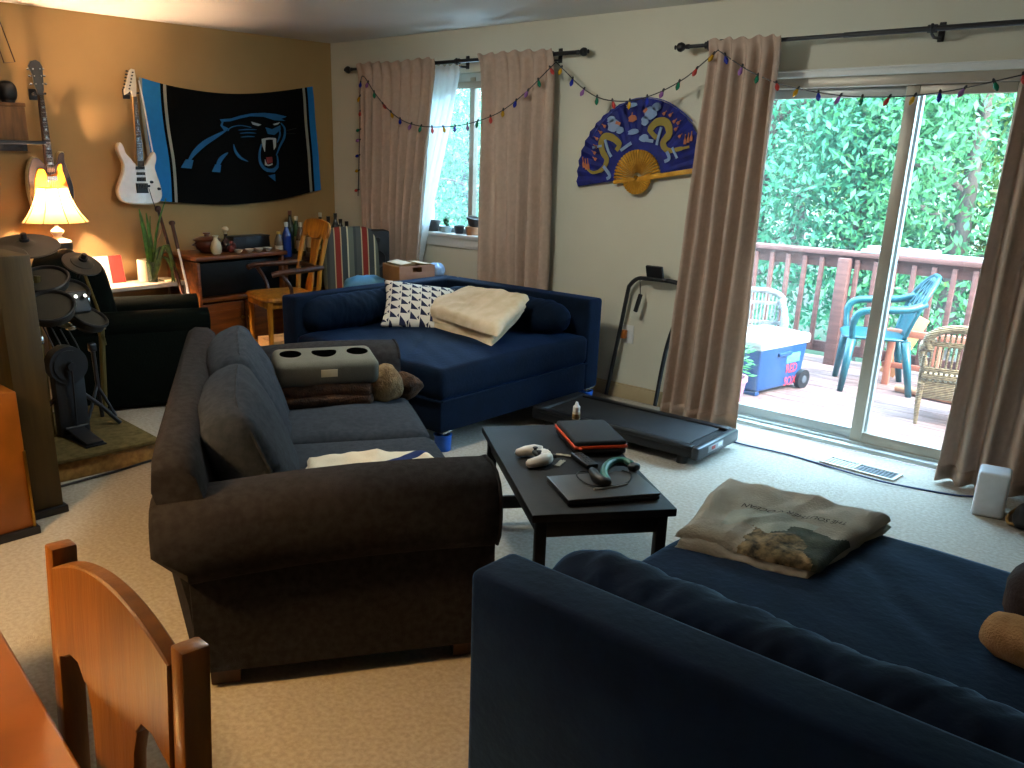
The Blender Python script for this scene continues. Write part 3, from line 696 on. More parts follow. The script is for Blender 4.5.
# small dropper bottle
p = fl(576, 419, TT)
bt = thing('dropper_bottle', 'small white-capped bottle with an orange label at the far edge of the coffee table', 'bottle', p, 0)
obj('body', MB().lathe([(0, 0), (.017, 0), (.018, .004), (.018, .034), (.015, .04)], n=18), flat('bottle_cream', '#cdbfa6', .4), bt)
obj('label_band', MB().lathe([(.0184, .006), (.0184, .026)], n=18), flat('label_ochre', '#8a6a3a', .6), bt)
obj('cap', MB().lathe([(.0165, .036), (.017, .04), (.017, .06), (.009, .068), (.005, .082), (0, .084)], n=16), M_white, bt)
for (px, py, r_, lb) in ((565, 456, .5, 'crumpled pale paper scrap beside the zip case'), (560, 464, 1.9, 'tiny folded paper scrap beside the game controller')):
    p = on_tab(px, py)
    m1 = MB().grid(lambda u, v: ((u - .5) * .075, (v - .5) * .022, .004 + .004 * noise.noise(Vector((u * 6, v * 6, px)))), 10, 5)
    o = single('paper_scrap', m1, flat('paper', '#8f8674', .8), lb, 'paper scrap', solid=.001, base=(0, 0, 0)); o.location = p; o.rotation_euler = (0, 0, r_)

# ---------------------------------------------------------------- walking treadmill
td = thing('treadmill', 'flat black walking treadmill with a thin handrail beside the far navy sofa', 'treadmill', (-2.63, 4.30, 0), .03)
Mbelt = flat('belt', '#141517', .7, bump=.3, bscale=200); Mrail = flat('rail_black', '#111113', .35)
obj('deck', MB().box((0, 0, .075), (1.06, .50, .05), .012), Mrail, td)
obj('belt', MB().box((-.02, 0, .104), (.98, .40, .012), .005), Mbelt, td)
for s in (-1, 1): obj('side_rail', MB().box((0, s * .225, .108), (1.04, .05, .022), .006), Mrail, td)
obj('end_cap', MB().box((.545, 0, .08), (.05, .50, .075), .015), flat('endcap_grey', '#3e4348', .3, metal=.4), td)
o = obj('control_plate', MB().box((.571, -.05, .085), (.004, .18, .035), .001), flat('plate_silver', '#8d9296', .4), td)
obj('warning_sticker', MB().box((.5735, -.08, .088), (.002, .04, .02)), M_red, o); obj('warning_sticker', MB().box((.5735, .0, .088), (.002, .05, .02)), M_white, o)
obj('motor_cover', MB().box((-.52, 0, .085), (.08, .50, .085), .02), M_blackp, td)
for x in (-.45, .45):
    for s in (-1, 1): obj('foot', MB().cyl((x, s * .2, 0), (x, s * .2, .055), .03, .026, 14), M_blackp, td)
def loc2(p): q = Matrix.Rotation(-.03, 4, 'Z') @ (Vector(p) - Vector((-2.63, 4.30, 0))); return q
hb = [loc2((-3.23, 4.93, .02)), loc2((-3.17, 4.95, .48)), loc2((-3.135, 4.955, .74)), loc2((-3.12, 4.955, .79)), loc2((-3.07, 4.955, .835)), loc2((-3.0, 4.955, .845)), loc2((-2.80, 4.955, .845)), loc2((-2.73, 4.955, .82)), loc2((-2.71, 4.955, .75)), loc2((-2.80, 4.95, .44)), loc2((-2.84, 4.93, .02))]
obj('handrail', MB().tube(bez(hb, 6), .014, 10), M_black, td)
c0 = loc2(wy(656, 277, 4.94))
obj('phone_cradle', MB().box(c0 + Vector((0, -.02, .03)), (.12, .02, .09), .006, rot=Matrix.Rotation(.35, 4, 'X')).box(c0 + Vector((.01, -.02, -.008)), (.14, .05, .012), .004), M_blackp, td)
c1 = loc2(wy(638, 303, 4.93))
obj('safety_remote', MB().box(c1, (.028, .018, .125), .005, rot=Matrix.Rotation(.25, 4, 'Y')).tube([c1 + Vector((.012, 0, .06)), loc2(wy(640, 279, 4.94))], .003, 6), M_blackp, td)
for x in (-.37, .06): obj('wheel', MB().cyl((x - .02, .285, .05), (x + .02, .285, .05), .035, n=16), M_blackp, td)
# wall outlet
p = wy(628, 334, 5.005)
ol = thing('wall_outlet', 'white wall outlet with an orange plug-in behind the treadmill handrail', 'outlet', (p.x, 5.01, p.z), 0)
obj('cover_plate', MB().box((0, -.005, 0), (.085, .009, .125), .003), M_white, ol)
obj('plug_in', MB().box((-.022, -.028, .0), (.045, .035, .06), .008), flat('plug_orange', '#b86a2c', .4), ol)
obj('socket', MB().cyl((.0, -.009, .035), (.0, -.012, .035), .017, n=14), M_white, ol)

# ---------------------------------------------------------------- floor things by the door
va = thing('floor_vent', 'white metal floor vent in the carpet in front of the glass door', 'floor vent', (-1.43, 4.73, 0), -.05)
m1 = MB()
for s in (-1, 1): m1.box((0, s * .062, .006), (.40, .018, .01), .003); m1.box((s * .193, 0, .006), (.018, .13, .01), .003)
m1.box((-.02, 0, .006), (.01, .12, .01)); obj('frame', m1, flat('vent_cream', '#b9b2a2', .5), va)
for nm, a, b, m in (('louvers', -.18, -.03, flat('vent_slat_pale', '#9c978c', .5)), ('louvers', .0, .18, flat('vent_slat', '#55565a', .5))):
    m1 = MB(); n_ = int((b - a) / .02)
    for i in range(n_ + 1): m1.box((a + i * .02, 0, .006), (.007, .11, .006), rot=Matrix.Rotation(.5 if a >= 0 else .1, 4, 'Y'))
    obj(nm, m1, m, va)
obj('damper', MB().box((-.1, 0, .0025), (.17, .11, .002)), flat('damper_cream', '#b5ae9c', .5), va); obj('duct_shade', MB().box((.09, 0, .002), (.19, .11, .002)), M_blackp, va)  # black plate stands in for the shade of the open duct
pts = [fl(722, 439, .006), fl(750, 446, .006), fl(790, 455, .006), fl(830, 467, .006), fl(880, 481, .012), fl(920, 489, .006), fl(955, 495, .006), fl(985, 497, .006)]
single('cable', MB().tube(bez(pts, 8), .005, 6), flat('cable_blue', '#28365e', .5), 'thin blue cable running across the carpet to the white box', 'cable')
rt = thing('network_router', 'small white upright box on the floor before the right curtain', 'router', (-.77, 4.545, 0), .18)
obj('body', MB().box((0, 0, .112), (.135, .145, .222), .016, 3), flat('router_white', '#c9ccce', .4), rt)
obj('base', MB().box((0, 0, .006), (.12, .13, .011), .004), flat('router_base', '#8c8c88', .5), rt)
# plank mat and bag at the right edge
p = fl(1028, 528, .0)
sb = thing('shoulder_bag', 'small dark bag with a tan strap on the carpet right of the white box', 'bag', p, 0)
obj('pouch', MB().pad((.02, .02, .06), (.17, .22, .12), .7, .7, 28, 14, amp=.02, sc=9, seed=2), flat('bag_black', '#1d1a18', .8), sb, smooth=180)
obj('strap', MB().tube(bez([(-.05, .06, .08), (-.09, .03, .03), (-.075, -.03, .012), (-.02, -.07, .03)], 6), .007, 8), flat('strap_tan', '#a8824a', .7), sb)
# ---------------------------------------------------------------- folded printed blanket on the near sofa
Mbl = mat('blanket_taupe', '#9c968a', .95, col2='#857f70', scale=3.5, detail=8, bump=.4, bscale=140, sheen=.3)
Mbl_g = mat('blanket_green', '#2c352c', .95, col2='#4d5142', scale=14, bump=.4, bscale=140)
Mbl_p = mat('blanket_pale', '#9a9d92', .95, col2='#888c80', scale=9, bump=.4, bscale=140)
Mbl_t = mat('blanket_scales', '#8d7a58', .95, col2='#2c2c22', scale=38, bump=.4, bscale=140)
corners = [fl(674, 548, .485), fl(728, 490, .485), fl(889, 528, .485), fl(808, 584, .485)]
def bl_m(u, v):
    n = noise.noise(Vector((u * 5, v * 5, 1.7))) * .10; n2 = noise.noise(Vector((u * 13, v * 13, 5.5))) * .06
    if u + n2 > .45 and v + n < .24: return 3 if (u + n < .92) else 1
    if u + n > .62 and .18 < v + n + n2 < .44 - .10 * (u - .5): return 1
    if .22 < v + n < .50 and .2 < u < .75: return 2
    return 0
bt_, top = fold_stack('printed_blanket', corners, [Mbl, Mbl_g, Mbl_p, Mbl_t], 'taupe blanket with green print and lettering folded on the closest navy sofa', 'blanket', (.018, .02, .03), 3, bl_m, rough=1.15, res=90)
def text_mesh(s, size, fn, ext=.001):
    cu = bpy.data.curves.new('lettering', 'FONT'); cu.body = s; cu.size = size; cu.align_x = 'CENTER'; cu.align_y = 'CENTER'; cu.resolution_u = 2
    o = bpy.data.objects.new('lettering', cu); C.objects.link(o); dg = bpy.context.evaluated_depsgraph_get(); dg.update()
    me = bpy.data.meshes.new_from_object(o.evaluated_get(dg)); bpy.data.objects.remove(o); bpy.data.curves.remove(cu)
    m = MB().add([fn(v.co.x, v.co.y) for v in me.vertices], [tuple(p.vertices) for p in me.polygons]); bpy.data.meshes.remove(me); return m
def on_bl(x, y):      # the words read from the far side of the sofa
    a, b = .56 - x * 1.0, .575 - y * 1.3 - .10 * x
    u = min(max(a, .02), .98); v = min(max(b, .02), .98); p = top(u, v); return (p[0], p[1], p[2] + .003)
m1 = text_mesh('THE SOUTHERN OCEAN', .058, on_bl); obj('lettering', m1, flat('letter_dark', '#241d1c', .9), bt_, smooth=0)
# plush toy at the right edge of the near sofa
pt = thing('plush_toy', 'tan plush animal in a dark jacket at the edge of the closest navy sofa', 'plush toy', Vector((-.225, 2.19, .492)), 0)
Mpl = mat('plush_tan', '#b08a5e', .98, col2='#967048', scale=20, bump=.6, bscale=200, sheen=.4); Mpj = flat('plush_jacket', '#2a1b1a', .9, bump=.3, bscale=100)
obj('torso', MB().pad((.03, .17, .10), (.26, .26, .2), .8, .8, 28, 16, amp=.012, sc=9), Mpj, pt, smooth=180)
obj('head', MB().pad((.11, .37, .11), (.19, .19, .19), .9, .9, 24, 16), Mpl, pt, smooth=180)
obj('ear', MB().pad((.0, .39, .12), (.08, .10, .07), .9, .9, 18, 12), Mpl, pt, smooth=180)
obj('leg', MB().tube([(.14, .03, .07), (.06, .0, .066), (.0, -.01, .06), (-.055, .005, .055), (-.085, .02, .056), (-.098, .026, .056)], [.075, .07, .058, .056, .045, .012], 18), Mpl, pt, smooth=180)
obj('leg', MB().tube([(.16, .02, .06), (.13, -.07, .05), (.11, -.13, .05), (.10, -.15, .05)], [.06, .055, .045, .012], 16), Mpl, pt, smooth=180)
obj('arm', MB().tube([(.10, .19, .2), (.03, .14, .19), (-.02, .09, .13), (-.03, .07, .1)], [.055, .055, .05, .03], 16), Mpj, pt, smooth=180)
# ---------------------------------------------------------------- folding fan on the cream wall
FC = Vector((-3.14, 4.985, 1.475)); FT = math.radians(9)
fan = thing('wall_fan', 'large blue folding fan with painted dragons hung open on the cream wall', 'fan', FC, 0)
fan.rotation_euler = (0, -FT, 0)
def fpt(r, a, d=0): return (r * math.cos(a), -d, r * math.sin(a))
NP = 44
m1 = MB()
def paper(u, v):
    a = PI * (1 - u) ; r = .165 + (.475 - .165) * v
    return fpt(r, a, .012 + .009 * v * (1 if int(round(u * NP)) % 2 else -1))
m1.grid(paper, NP, 6)
def fxy(zx, zy):     # painted motif points, taken from the fan's own picture plane
    px = 570 + zx * .15625; py = 85 + zy * .15625
    p = wy(px, py, 4.97) - FC; c, s = math.cos(-FT), math.sin(-FT)
    return (p.x * c - p.z * s, p.x * s + p.z * c)
MF = Matrix(((1, 0, 0, 0), (0, 0, -1, -.0225), (0, 1, 0, 0), (0, 0, 0, 1)))
def dr(pts, w, mi, t=.003): m1.stroke([tuple(q.to_2d()) for q in bez([Vector((*fxy(*p), 0)) for p in pts], 5)], w if not isinstance(w, (list, tuple)) else [w[min(len(w) - 1, int(i * len(w) / ((len(pts) - 1) * 5 + 1)))] for i in range((len(pts) - 1) * 5 + 1)], t, MF, mi)
def blob(x, y, rx, ry, mi, t=.004, n=12): 
    c = fxy(x, y); m1.prism([(c[0] + rx * math.cos(2 * PI * k / n) * (1 + .2 * math.sin(3 * k)), c[1] + ry * math.sin(2 * PI * k / n)) for k in range(n)], t, MF, mi)
# motif 1 = gold body, 2 = pale blue, 3 = flame, 4 = dark trim
dr([(560, 340), (520, 290), (560, 240), (620, 240), (640, 310), (600, 370), (630, 420), (700, 410), (770, 395)], [.03, .045, .05, .05, .045, .04, .035, .025, .015], 1)
dr([(590, 270), (570, 340), (560, 385)], .018, 2, .005); dr([(625, 425), (640, 470), (610, 490)], .02, 2, .005); dr([(540, 360), (480, 350), (450, 340)], .02, 2, .005); dr([(660, 400), (690, 470)], .015, 2, .005)
blob(520, 180, .045, .04, 2, .006); blob(485, 230, .025, .03, 2, .006); blob(560, 140, .03, .025, 2, .006); dr([(500, 150), (480, 175)], .02, 3, .007)
for q in ((600, 190), (640, 200), (665, 240), (675, 290), (690, 250), (700, 335)): dr([q, (q[0] + 25, q[1] - 25)], [.018, .004], 3, .005)
for q in ((740, 380), (760, 370), (780, 360)): dr([q, (q[0] + 5, q[1] - 65)], [.016, .004], 3, .006)
dr([(300, 420), (320, 380), (280, 340), (230, 330), (205, 370), (215, 430), (240, 480), (210, 540), (150, 560), (110, 530)], [.03, .04, .045, .045, .045, .04, .035, .03, .02, .015], 1)
dr([(230, 350), (250, 420), (270, 460)], .018, 2, .005); dr([(220, 520), (260, 580), (240, 600)], .02, 2, .005); dr([(330, 420), (370, 390), (400, 370)], .02, 2, .005); dr([(210, 390), (150, 400)], .014, 2, .005)
blob(285, 260, .045, .04, 2, .006); blob(325, 290, .028, .022, 2, .006); blob(270, 220, .03, .02, 2, .006); dr([(300, 240), (330, 250)], .018, 3, .007)
for q in ((235, 270), (210, 310), (185, 350), (180, 400), (170, 440), (175, 480)): dr([q, (q[0] - 25, q[1] - 20)], [.018, .004], 3, .005)
for q in ((110, 540), (95, 530), (125, 540)): dr([q, (q[0] - 8, q[1] - 70)], [.016, .004], 3, .006)
blob(405, 215, .03, .022, 3); dr([(400, 215), (405, 175)], [.02, .004], 3, .005); blob(410, 300, .04, .018, 2); blob(400, 130, .04, .014, 2); blob(480, 340, .03, .024, 2)
dr([(150, 335), (200, 250), (290, 160), (400, 95), (510, 82), (620, 105), (720, 170), (790, 235)], .006, 4, .004)
obj('painted_leaf', m1, [M_fanblue, flat('fan_bodygold', '#8a7a34', .7), flat('fan_paleblue', '#7f98bc', .7), flat('fan_flame', '#b06a4a', .7), flat('fan_edge', '#31418f', .6)], fan, smooth=20)
m1 = MB()
for k in range(25):
    a = PI * k / 24; q = .0085
    m1.add([fpt(.03, a, .022), fpt(.17, a - .045, .024), fpt(.17, a + .045, .024), fpt(.03, a, .012), fpt(.17, a - .045, .012), fpt(.17, a + .045, .012), fpt(.17, a, .03)], [(0, 1, 6), (0, 6, 2), (3, 5, 4), (1, 4, 5, 2, 6), (0, 3, 4, 1), (2, 5, 3, 0)])
obj('ribs', m1, M_gold, fan, smooth=0)
m1 = MB()
for k in range(17):
    a = -PI * k / 16; m1.add([fpt(.015, a, .03), fpt(.105, a - .09, .022), fpt(.105, a + .09, .022), fpt(.105, a, .032), fpt(.015, a, .012), fpt(.105, a - .09, .012), fpt(.105, a + .09, .012)], [(0, 1, 3), (0, 3, 2), (4, 6, 5), (1, 5, 6, 2, 3), (0, 4, 5, 1), (2, 6, 4, 0)])
obj('handle_ribs', m1, M_gold, fan, smooth=0)
obj('guard_stick', MB().box((.24, -.022, -.012), (.48, .014, .03), .004), M_gold, fan)
obj('guard_stick', MB().box((-.09, -.022, -.01), (.17, .014, .022), .004), M_gold, fan)
obj('pivot', MB().cyl((0, -.02, 0), (0, -.04, 0), .012), M_brass, fan)

# ---------------------------------------------------------------- flag
M_fb = flat('flag_black', '#070808', .95, spec=.1); M_fblue = flat('flag_blue', '#0f6fae', .85); M_fwhite = flat('flag_silver', '#8f8d80', .85)
M_fdim = flat('flag_logo_blue', '#0f5480', .85); M_tongue = flat('flag_red', '#7a2a2a', .85); M_fw2 = flat('flag_tooth', '#a8aaa6', .85)
M_fgrn = flat('flag_faint_print', '#101612', .9)  # near-black print of the faint whiskers
FX = -6.235
def flag_pt(s, t, d=0):
    # s 0..1 along the flag, t 0 bottom .. 1 top
    y = 3.235 + (s * 1.0) * 1.535 + .055 * s * (1 - t)
    zt = 2.08 + .03 * s - .085 * math.sin(PI * s ** .9); zb = 1.23 + .045 * s - .075 * math.sin(PI * s)
    z = zb + (zt - zb) * t
    x = FX + .010 * math.sin(s * 19 + t * 2) * (1 - .6 * t) + .008 * noise.noise(Vector((s * 5, t * 4, 1)))
    return (x + d, y + .012 * math.sin(t * 6) * (1 - s), z)
def flag_m(s, t):
    if s < .012: return 2
    if s < .105 : return 1
    if .118 < s < .138: return 2
    if s > .955: return 1
    if .925 < s < .94: return 2
    return 0
m1 = MB().grid(flag_pt, 130, 40, mi=flag_m)
fl_o = thing('flag', 'black flag with blue bands and a snarling blue cat head on the brown wall', 'flag', (FX, 4.0, 1.2))
FO = Vector((FX, 4.0, 1.2))
m1.v = [tuple(Vector(p) - FO) for p in m1.v]
obj('cloth', m1, [M_fb, M_fblue, M_fwhite], fl_o, smooth=180)
lg = MB()
def fz(zx, zy):
    px = 100 + zx * 240 / 1024; py = 50 + zy * 180 / 768
    p = wx(px, py, FX + .02) - FO; return (p.y, p.z)
ML = Matrix(((0, 0, 1, .018), (1, 0, 0, 0), (0, 1, 0, 0), (0, 0, 0, 1)))
def ls(pts, w, mi, t=.004):
    P = [q.to_2d() for q in bez([Vector((*fz(*p), 0)) for p in pts], 5)]; n = len(P)
    ww = [w] * n if not isinstance(w, (list, tuple)) else [w[0] + (w[1] - w[0]) * math.sin(PI * i / (n - 1)) for i in range(n)]
    lg.stroke([tuple(p) for p in P], ww, t, ML, mi)
def lp_(pts, mi, t=.005): lg.prism([fz(*p) for p in pts], t, ML, mi)
lp_([(512, 296), (560, 292), (600, 280), (645, 271), (700, 268), (750, 273), (796, 284), (772, 294), (790, 302), (745, 300), (700, 285), (640, 283), (598, 292), (556, 304), (526, 306), (522, 322), (550, 336), (530, 344), (514, 322), (520, 308)], 0)
ls([(543, 340), (500, 365), (450, 395), (415, 425), (390, 455), (366, 500)], [.004, .040], 0); lp_([(345, 502), (366, 466), (398, 470), (390, 506)], 0)
ls([(546, 438), (520, 460), (505, 485), (497, 520)], [.004, .034], 0); lp_([(478, 519), (492, 488), (516, 490), (512, 522)], 0)
ls([(570, 402), (578, 432), (598, 458), (632, 476)], [.002, .022], 0)
ls([(545, 345), (560, 330), (600, 322), (645, 330)], .006, 0)
ls([(772, 312), (788, 335), (786, 372), (768, 410), (752, 450)], [.006, .018], 0)
ls([(762, 330), (768, 360), (756, 395)], [.004, .014], 0)
lp_([(706, 330), (735, 338), (768, 322), (770, 340), (744, 362), (716, 358)], 0)
ls([(690, 400), (680, 440), (684, 480), (705, 508), (738, 512), (758, 490), (756, 450)], [.008, .026], 0)
lp_([(700, 505), (745, 508), (758, 480), (762, 500), (744, 522), (712, 520)], 0); lp_([(718, 536), (746, 530), (748, 560)], 0)
for a, b in (((590, 342), (668, 340)), ((596, 356), (666, 355)), ((600, 372), (660, 370))): ls([a, ((a[0] + b[0]) / 2, a[1] - 3), b], [.002, .008], 0)
for a, b in (((790, 345), (838, 334)), ((792, 358), (834, 356))): ls([a, b], .004, 3)
lp_([(645, 306), (688, 318), (676, 324), (652, 318)], 2); lp_([(738, 316), (768, 308), (758, 318), (744, 321)], 2)
ls([(690, 384), (720, 378), (750, 380)], .014, 2); lp_([(690, 384), (706, 384), (703, 434), (694, 410)], 2); lp_([(738, 384), (751, 380), (750, 412), (742, 426)], 2)
ls([(706, 488), (720, 492), (736, 486)], .010, 2); lp_([(704, 466), (712, 488), (704, 492)], 2); lp_([(708, 458), (734, 456), (736, 480), (714, 486)], 1)
obj('emblem', lg, [M_fdim, M_tongue, M_fw2, M_fgrn], fl_o, smooth=0)

# ---------------------------------------------------------------- guitars on the wall
GX = -6.17
def gz(zx, zy, X=GX):
    p = wx(100 + zx * 240 / 1024, 50 + zy * 180 / 768, X); return (p.y, p.z)
def mirror_plane(o): return Matrix(((0, 0, 1, 0), (1, 0, 0, o[0]), (0, 1, 0, o[1]), (0, 0, 0, 1)))
def sm(poly, n=4):
    P = [Vector((*p, 0)) for p in poly]; N = len(P); out = []
    for i in range(N):
        a, b, c, d = P[i - 1], P[i], P[(i + 1) % N], P[(i + 2) % N]
        for k in range(n):
            t = k / n; q = .5 * ((2 * b) + (c - a) * t + (2 * a - 5 * b + 4 * c - d) * t * t + (3 * b - a - 3 * c + d) * t ** 3); out.append((q.x, q.y))
    return out
MG = lambda x: Matrix(((0, 0, 1, x), (1, 0, 0, 0), (0, 1, 0, 0), (0, 0, 0, 1)))
M_gwhite = flat('guitar_white', '#d8cdb8', .25, coat=.5); M_maple = wood('guitar_maple', '#c49a5c', '#a87c42', (12, 12, 1.5), 3)
M_rose = flat('fretboard_dark', '#2a1a12', .5)
g1 = thing('electric_guitar', 'white double-horned electric guitar hanging on the brown wall beside the flag', 'electric guitar', (GX, 3.2, 1.15)); GO = Vector((0, 3.2, 1.15))
def G(zx, zy): a, b = gz(zx, zy); return (a - 3.2, b - 1.15)
body = sm([G(*p) for p in [(84, 394), (72, 402), (70, 425), (82, 455), (96, 485), (95, 520), (80, 565), (72, 605), (84, 638), (112, 654), (160, 659), (215, 659), (250, 648), (263, 620), (255, 575), (240, 530), (232, 500), (238, 470), (236, 445), (226, 436), (214, 452), (198, 476), (186, 490), (150, 486), (128, 462), (108, 440), (98, 410)]])
obj('body', MB().prism(body, .045, MG(-.03), bev=.008), M_gwhite, g1)
m1 = MB(); NK = [G(133, 200), G(150, 198), G(184, 490), G(150, 492)]
m1.prism(NK, .012, MG(.012)); obj('neck', m1, M_maple, g1)
m1 = MB(); m1.prism([G(135, 200), G(149, 199), G(181, 496), G(153, 497)], .006, MG(.0245)); obj('fretboard', m1, M_rose, g1)
m1 = MB()
def lerp2(a, b, t): return (a[0] * (1 - t) + b[0] * t, a[1] * (1 - t) + b[1] * t)
for k in range(1, 21):
    t = (1 - 2 ** (-k / 12)) / (1 - 2 ** (-24 / 12)) 
    a = lerp2(G(135, 200), G(153, 497), t); b = lerp2(G(149, 199), G(181, 496), t); m1.stroke([a, b], .0025, .002, MG(.0305))
for k in (.12, .25, .36, .46, .6, .7, .8):
    a = lerp2(lerp2(G(135, 200), G(153, 497), k), lerp2(G(149, 199), G(181, 496), k), .5); m1.prism([(a[0] + .005 * math.cos(q * PI / 3), a[1] + .005 * math.sin(q * PI / 3)) for q in range(6)], .001, MG(.0305))
obj('frets', m1, M_chrome, g1, smooth=0)
hd = [G(*p) for p in [(133, 200), (128, 172), (112, 186), (100, 192), (98, 172), (104, 150), (118, 90), (128, 80), (142, 84), (146, 110), (150, 150), (150, 199)]]
obj('headstock', MB().prism(hd, .016, MG(.004), bev=.002), M_gwhite, g1)
m1 = MB()
for k in range(6):
    a = lerp2(G(110, 90), G(98, 160), k / 5); b = lerp2(G(132, 96), G(118, 166), k / 5)
    m1.cyl((.012, *a), (.012, *b), .003, n=6); m1.pad((.012, *a), (.010, .016, .011), .7, .7, 8, 6); m1.cyl((.02, *b), (.03, *b), .005, n=8)
obj('tuner', m1, M_blackp, g1)
for a, b, c, d in ((147, 497, 185, 510), (150, 521, 187, 533), (152, 543, 190, 560)):
    q = [G(a, b), G(c, b), G(c, d), G(a, d)]; obj('pickup', MB().prism(q, .008, MG(.0155), bev=.002), M_blackp, g1)
m1 = MB().prism([G(147, 568), G(196, 568), G(196, 592), G(200, 610), G(152, 610)], .016, MG(.0155), bev=.003); m1.prism([G(196, 575), G(206, 575), G(206, 585), G(196, 585)], .01, MG(.02)); obj('bridge', m1, M_blackp, g1)
obj('whammy_bar', MB().tube([(.03, *G(200, 590)), (.05, *G(210, 640)), (.05, *G(222, 672))], .003, 6), M_black, g1)
for q in ((214, 563), (246, 592)): obj('knob', MB().cyl((.015, *G(*q)), (.034, *G(*q)), .011, .009, 14), M_blackp, g1)
m1 = MB()
for k in range(6): m1.tube([(.034, *lerp2(G(136, 200), G(148, 200), k / 5)), (.034, *lerp2(G(156, 590), G(190, 590), k / 5))], .0008, 4)
obj('strings', m1, M_chrome, g1)
obj('strap', MB().tube([(.0, *G(165, 130)), (.0, *G(185, 220)), (-.0, *G(205, 330)), (.0, *G(225, 436))], .006, 6), M_white, g1)
# sunburst single-cut guitar, partly behind the lamp shade
g2 = thing('electric_guitar', 'amber sunburst electric guitar hanging on the brown wall above the lamp', 'electric guitar', (GX, 2.53, 1.1))
def G2(px, py): p = wx(px, py, GX); return (p.y - 2.53, p.z - 1.1)
M_burst = mat('guitar_burst', '#d9861c', .2, col2='#b3600f', scale=6, coat=.6); M_burstedge = flat('guitar_edge', '#120804', .4); M_bind = flat('guitar_binding', '#d8c9a0', .4)
b2 = sm([G2(*p) for p in [(31, 158), (27, 170), (27, 185), (30, 200), (36, 216), (46, 224), (58, 224), (68, 217), (73, 204), (73, 188), (68, 172), (64, 160), (63, 152), (58, 153), (55, 163), (46, 166), (38, 158)]])
obj('body', MB().prism(b2, .05, MG(-.035), bev=.006), M_bind, g2)
m1 = MB(); cxx = sum(p[0] for p in b2) / len(b2); cyy = sum(p[1] for p in b2) / len(b2)
sc_ = lambda k: [(cxx + (p[0] - cxx) * k, cyy + (p[1] - cyy) * k) for p in b2]
m1.prism(sc_(.97), .006, MG(.013), bev=.003); obj('top_edge', m1, M_burstedge, g2); obj('flamed_top', MB().prism([(p[0], p[1] - .03) for p in sc_(.76)], .012, MG(.013), bev=.006), M_burst, g2)
obj('neck', MB().prism([G2(37, 95), G2(41.5, 95), G2(53, 170), G2(45, 170)], .03, MG(.0)), M_darkwood, g2)
obj('fretboard', MB().prism([G2(37.2, 95), G2(41.3, 95), G2(52.5, 172), G2(45.5, 172)], .006, MG(.0305)), M_rose, g2)
m1 = MB()
for k in range(1, 20):
    t = (1 - 2 ** (-k / 12)) / (1 - 2 ** (-22 / 12)); m1.stroke([lerp2(G2(37.2, 95), G2(45.5, 172), t), lerp2(G2(41.3, 95), G2(52.5, 172), t)], .0025, .002, MG(.0365))
for k in (.15, .3, .43, .53, .68, .78, .87): m1.prism([lerp2(lerp2(G2(37.2, 95), G2(45.5, 172), k + dx), lerp2(G2(41.3, 95), G2(52.5, 172), k + dx), w) for dx, w in ((0, .25), (0, .75), (.025, .75), (.025, .25))], .001, MG(.0366))
obj('frets', m1, M_chrome, g2, smooth=0)
obj('headstock', MB().prism([G2(*p) for p in [(37, 95), (33, 84), (31, 74), (27, 66), (29, 61), (34, 60), (38, 62), (41, 67), (42, 80), (42.5, 90), (41.5, 95)]], .018, MG(.006), bev=.002), flat('headstock_grey', '#3c3a34', .3), g2)
m1 = MB()
for k in range(3):
    for sx in (-1, 1):
        c = G2((34.5, 36, 37.5)[k] + sx * 7.5, (69, 76, 84)[k]); d = G2((34.5, 36, 37.5)[k] + sx * 3.5, (69, 76, 84)[k]); m1.cyl((.012, *d), (.012, *c), .003, n=6); m1.pad((.012, *c), (.012, .018, .014), .7, .7, 8, 6); m1.cyl((.022, *d), (.03, *d), .005, n=8)
obj('tuner', m1, M_chrome, g2)
for a in (176, 190): obj('pickup', MB().prism([G2(44.5, a), G2(55, a), G2(55.8, a + 5), G2(45.3, a + 5)], .012, MG(.024), bev=.003), M_chrome, g2)
obj('bridge', MB().prism([G2(44.5, 203), G2(58, 203), G2(58.3, 206), G2(44.8, 206)], .018, MG(.024), bev=.003), M_chrome, g2)
m1 = MB()
for k in range(6): m1.tube([(.04, *lerp2(G2(37.5, 95), G2(41, 95), k / 5)), (.042, *lerp2(G2(46, 204), G2(56.5, 204), k / 5))], .0008, 4)
obj('strings', m1, M_chrome, g2)
for (y, z), lb in ((gz(140, 185), 'black wall hook holding the white guitar by its headstock'), ((wx(39, 94, GX).y, wx(39, 94, GX).z), 'black wall hook holding the amber guitar by its headstock')):
    m1 = MB().box((-6.27, y, z - .0), (.02, .05, .07), .005); m1.cyl((-6.27, y, z), (-6.20, y, z), .008)
    for s in (-1, 1): m1.tube([(-6.20, y, z), (-6.195, y + s * .03, z), (-6.15, y + s * .034, z + .004)], .007, 8)
    single('guitar_hook', m1, M_black, lb, 'wall hook', 'guitar hooks on the brown wall')

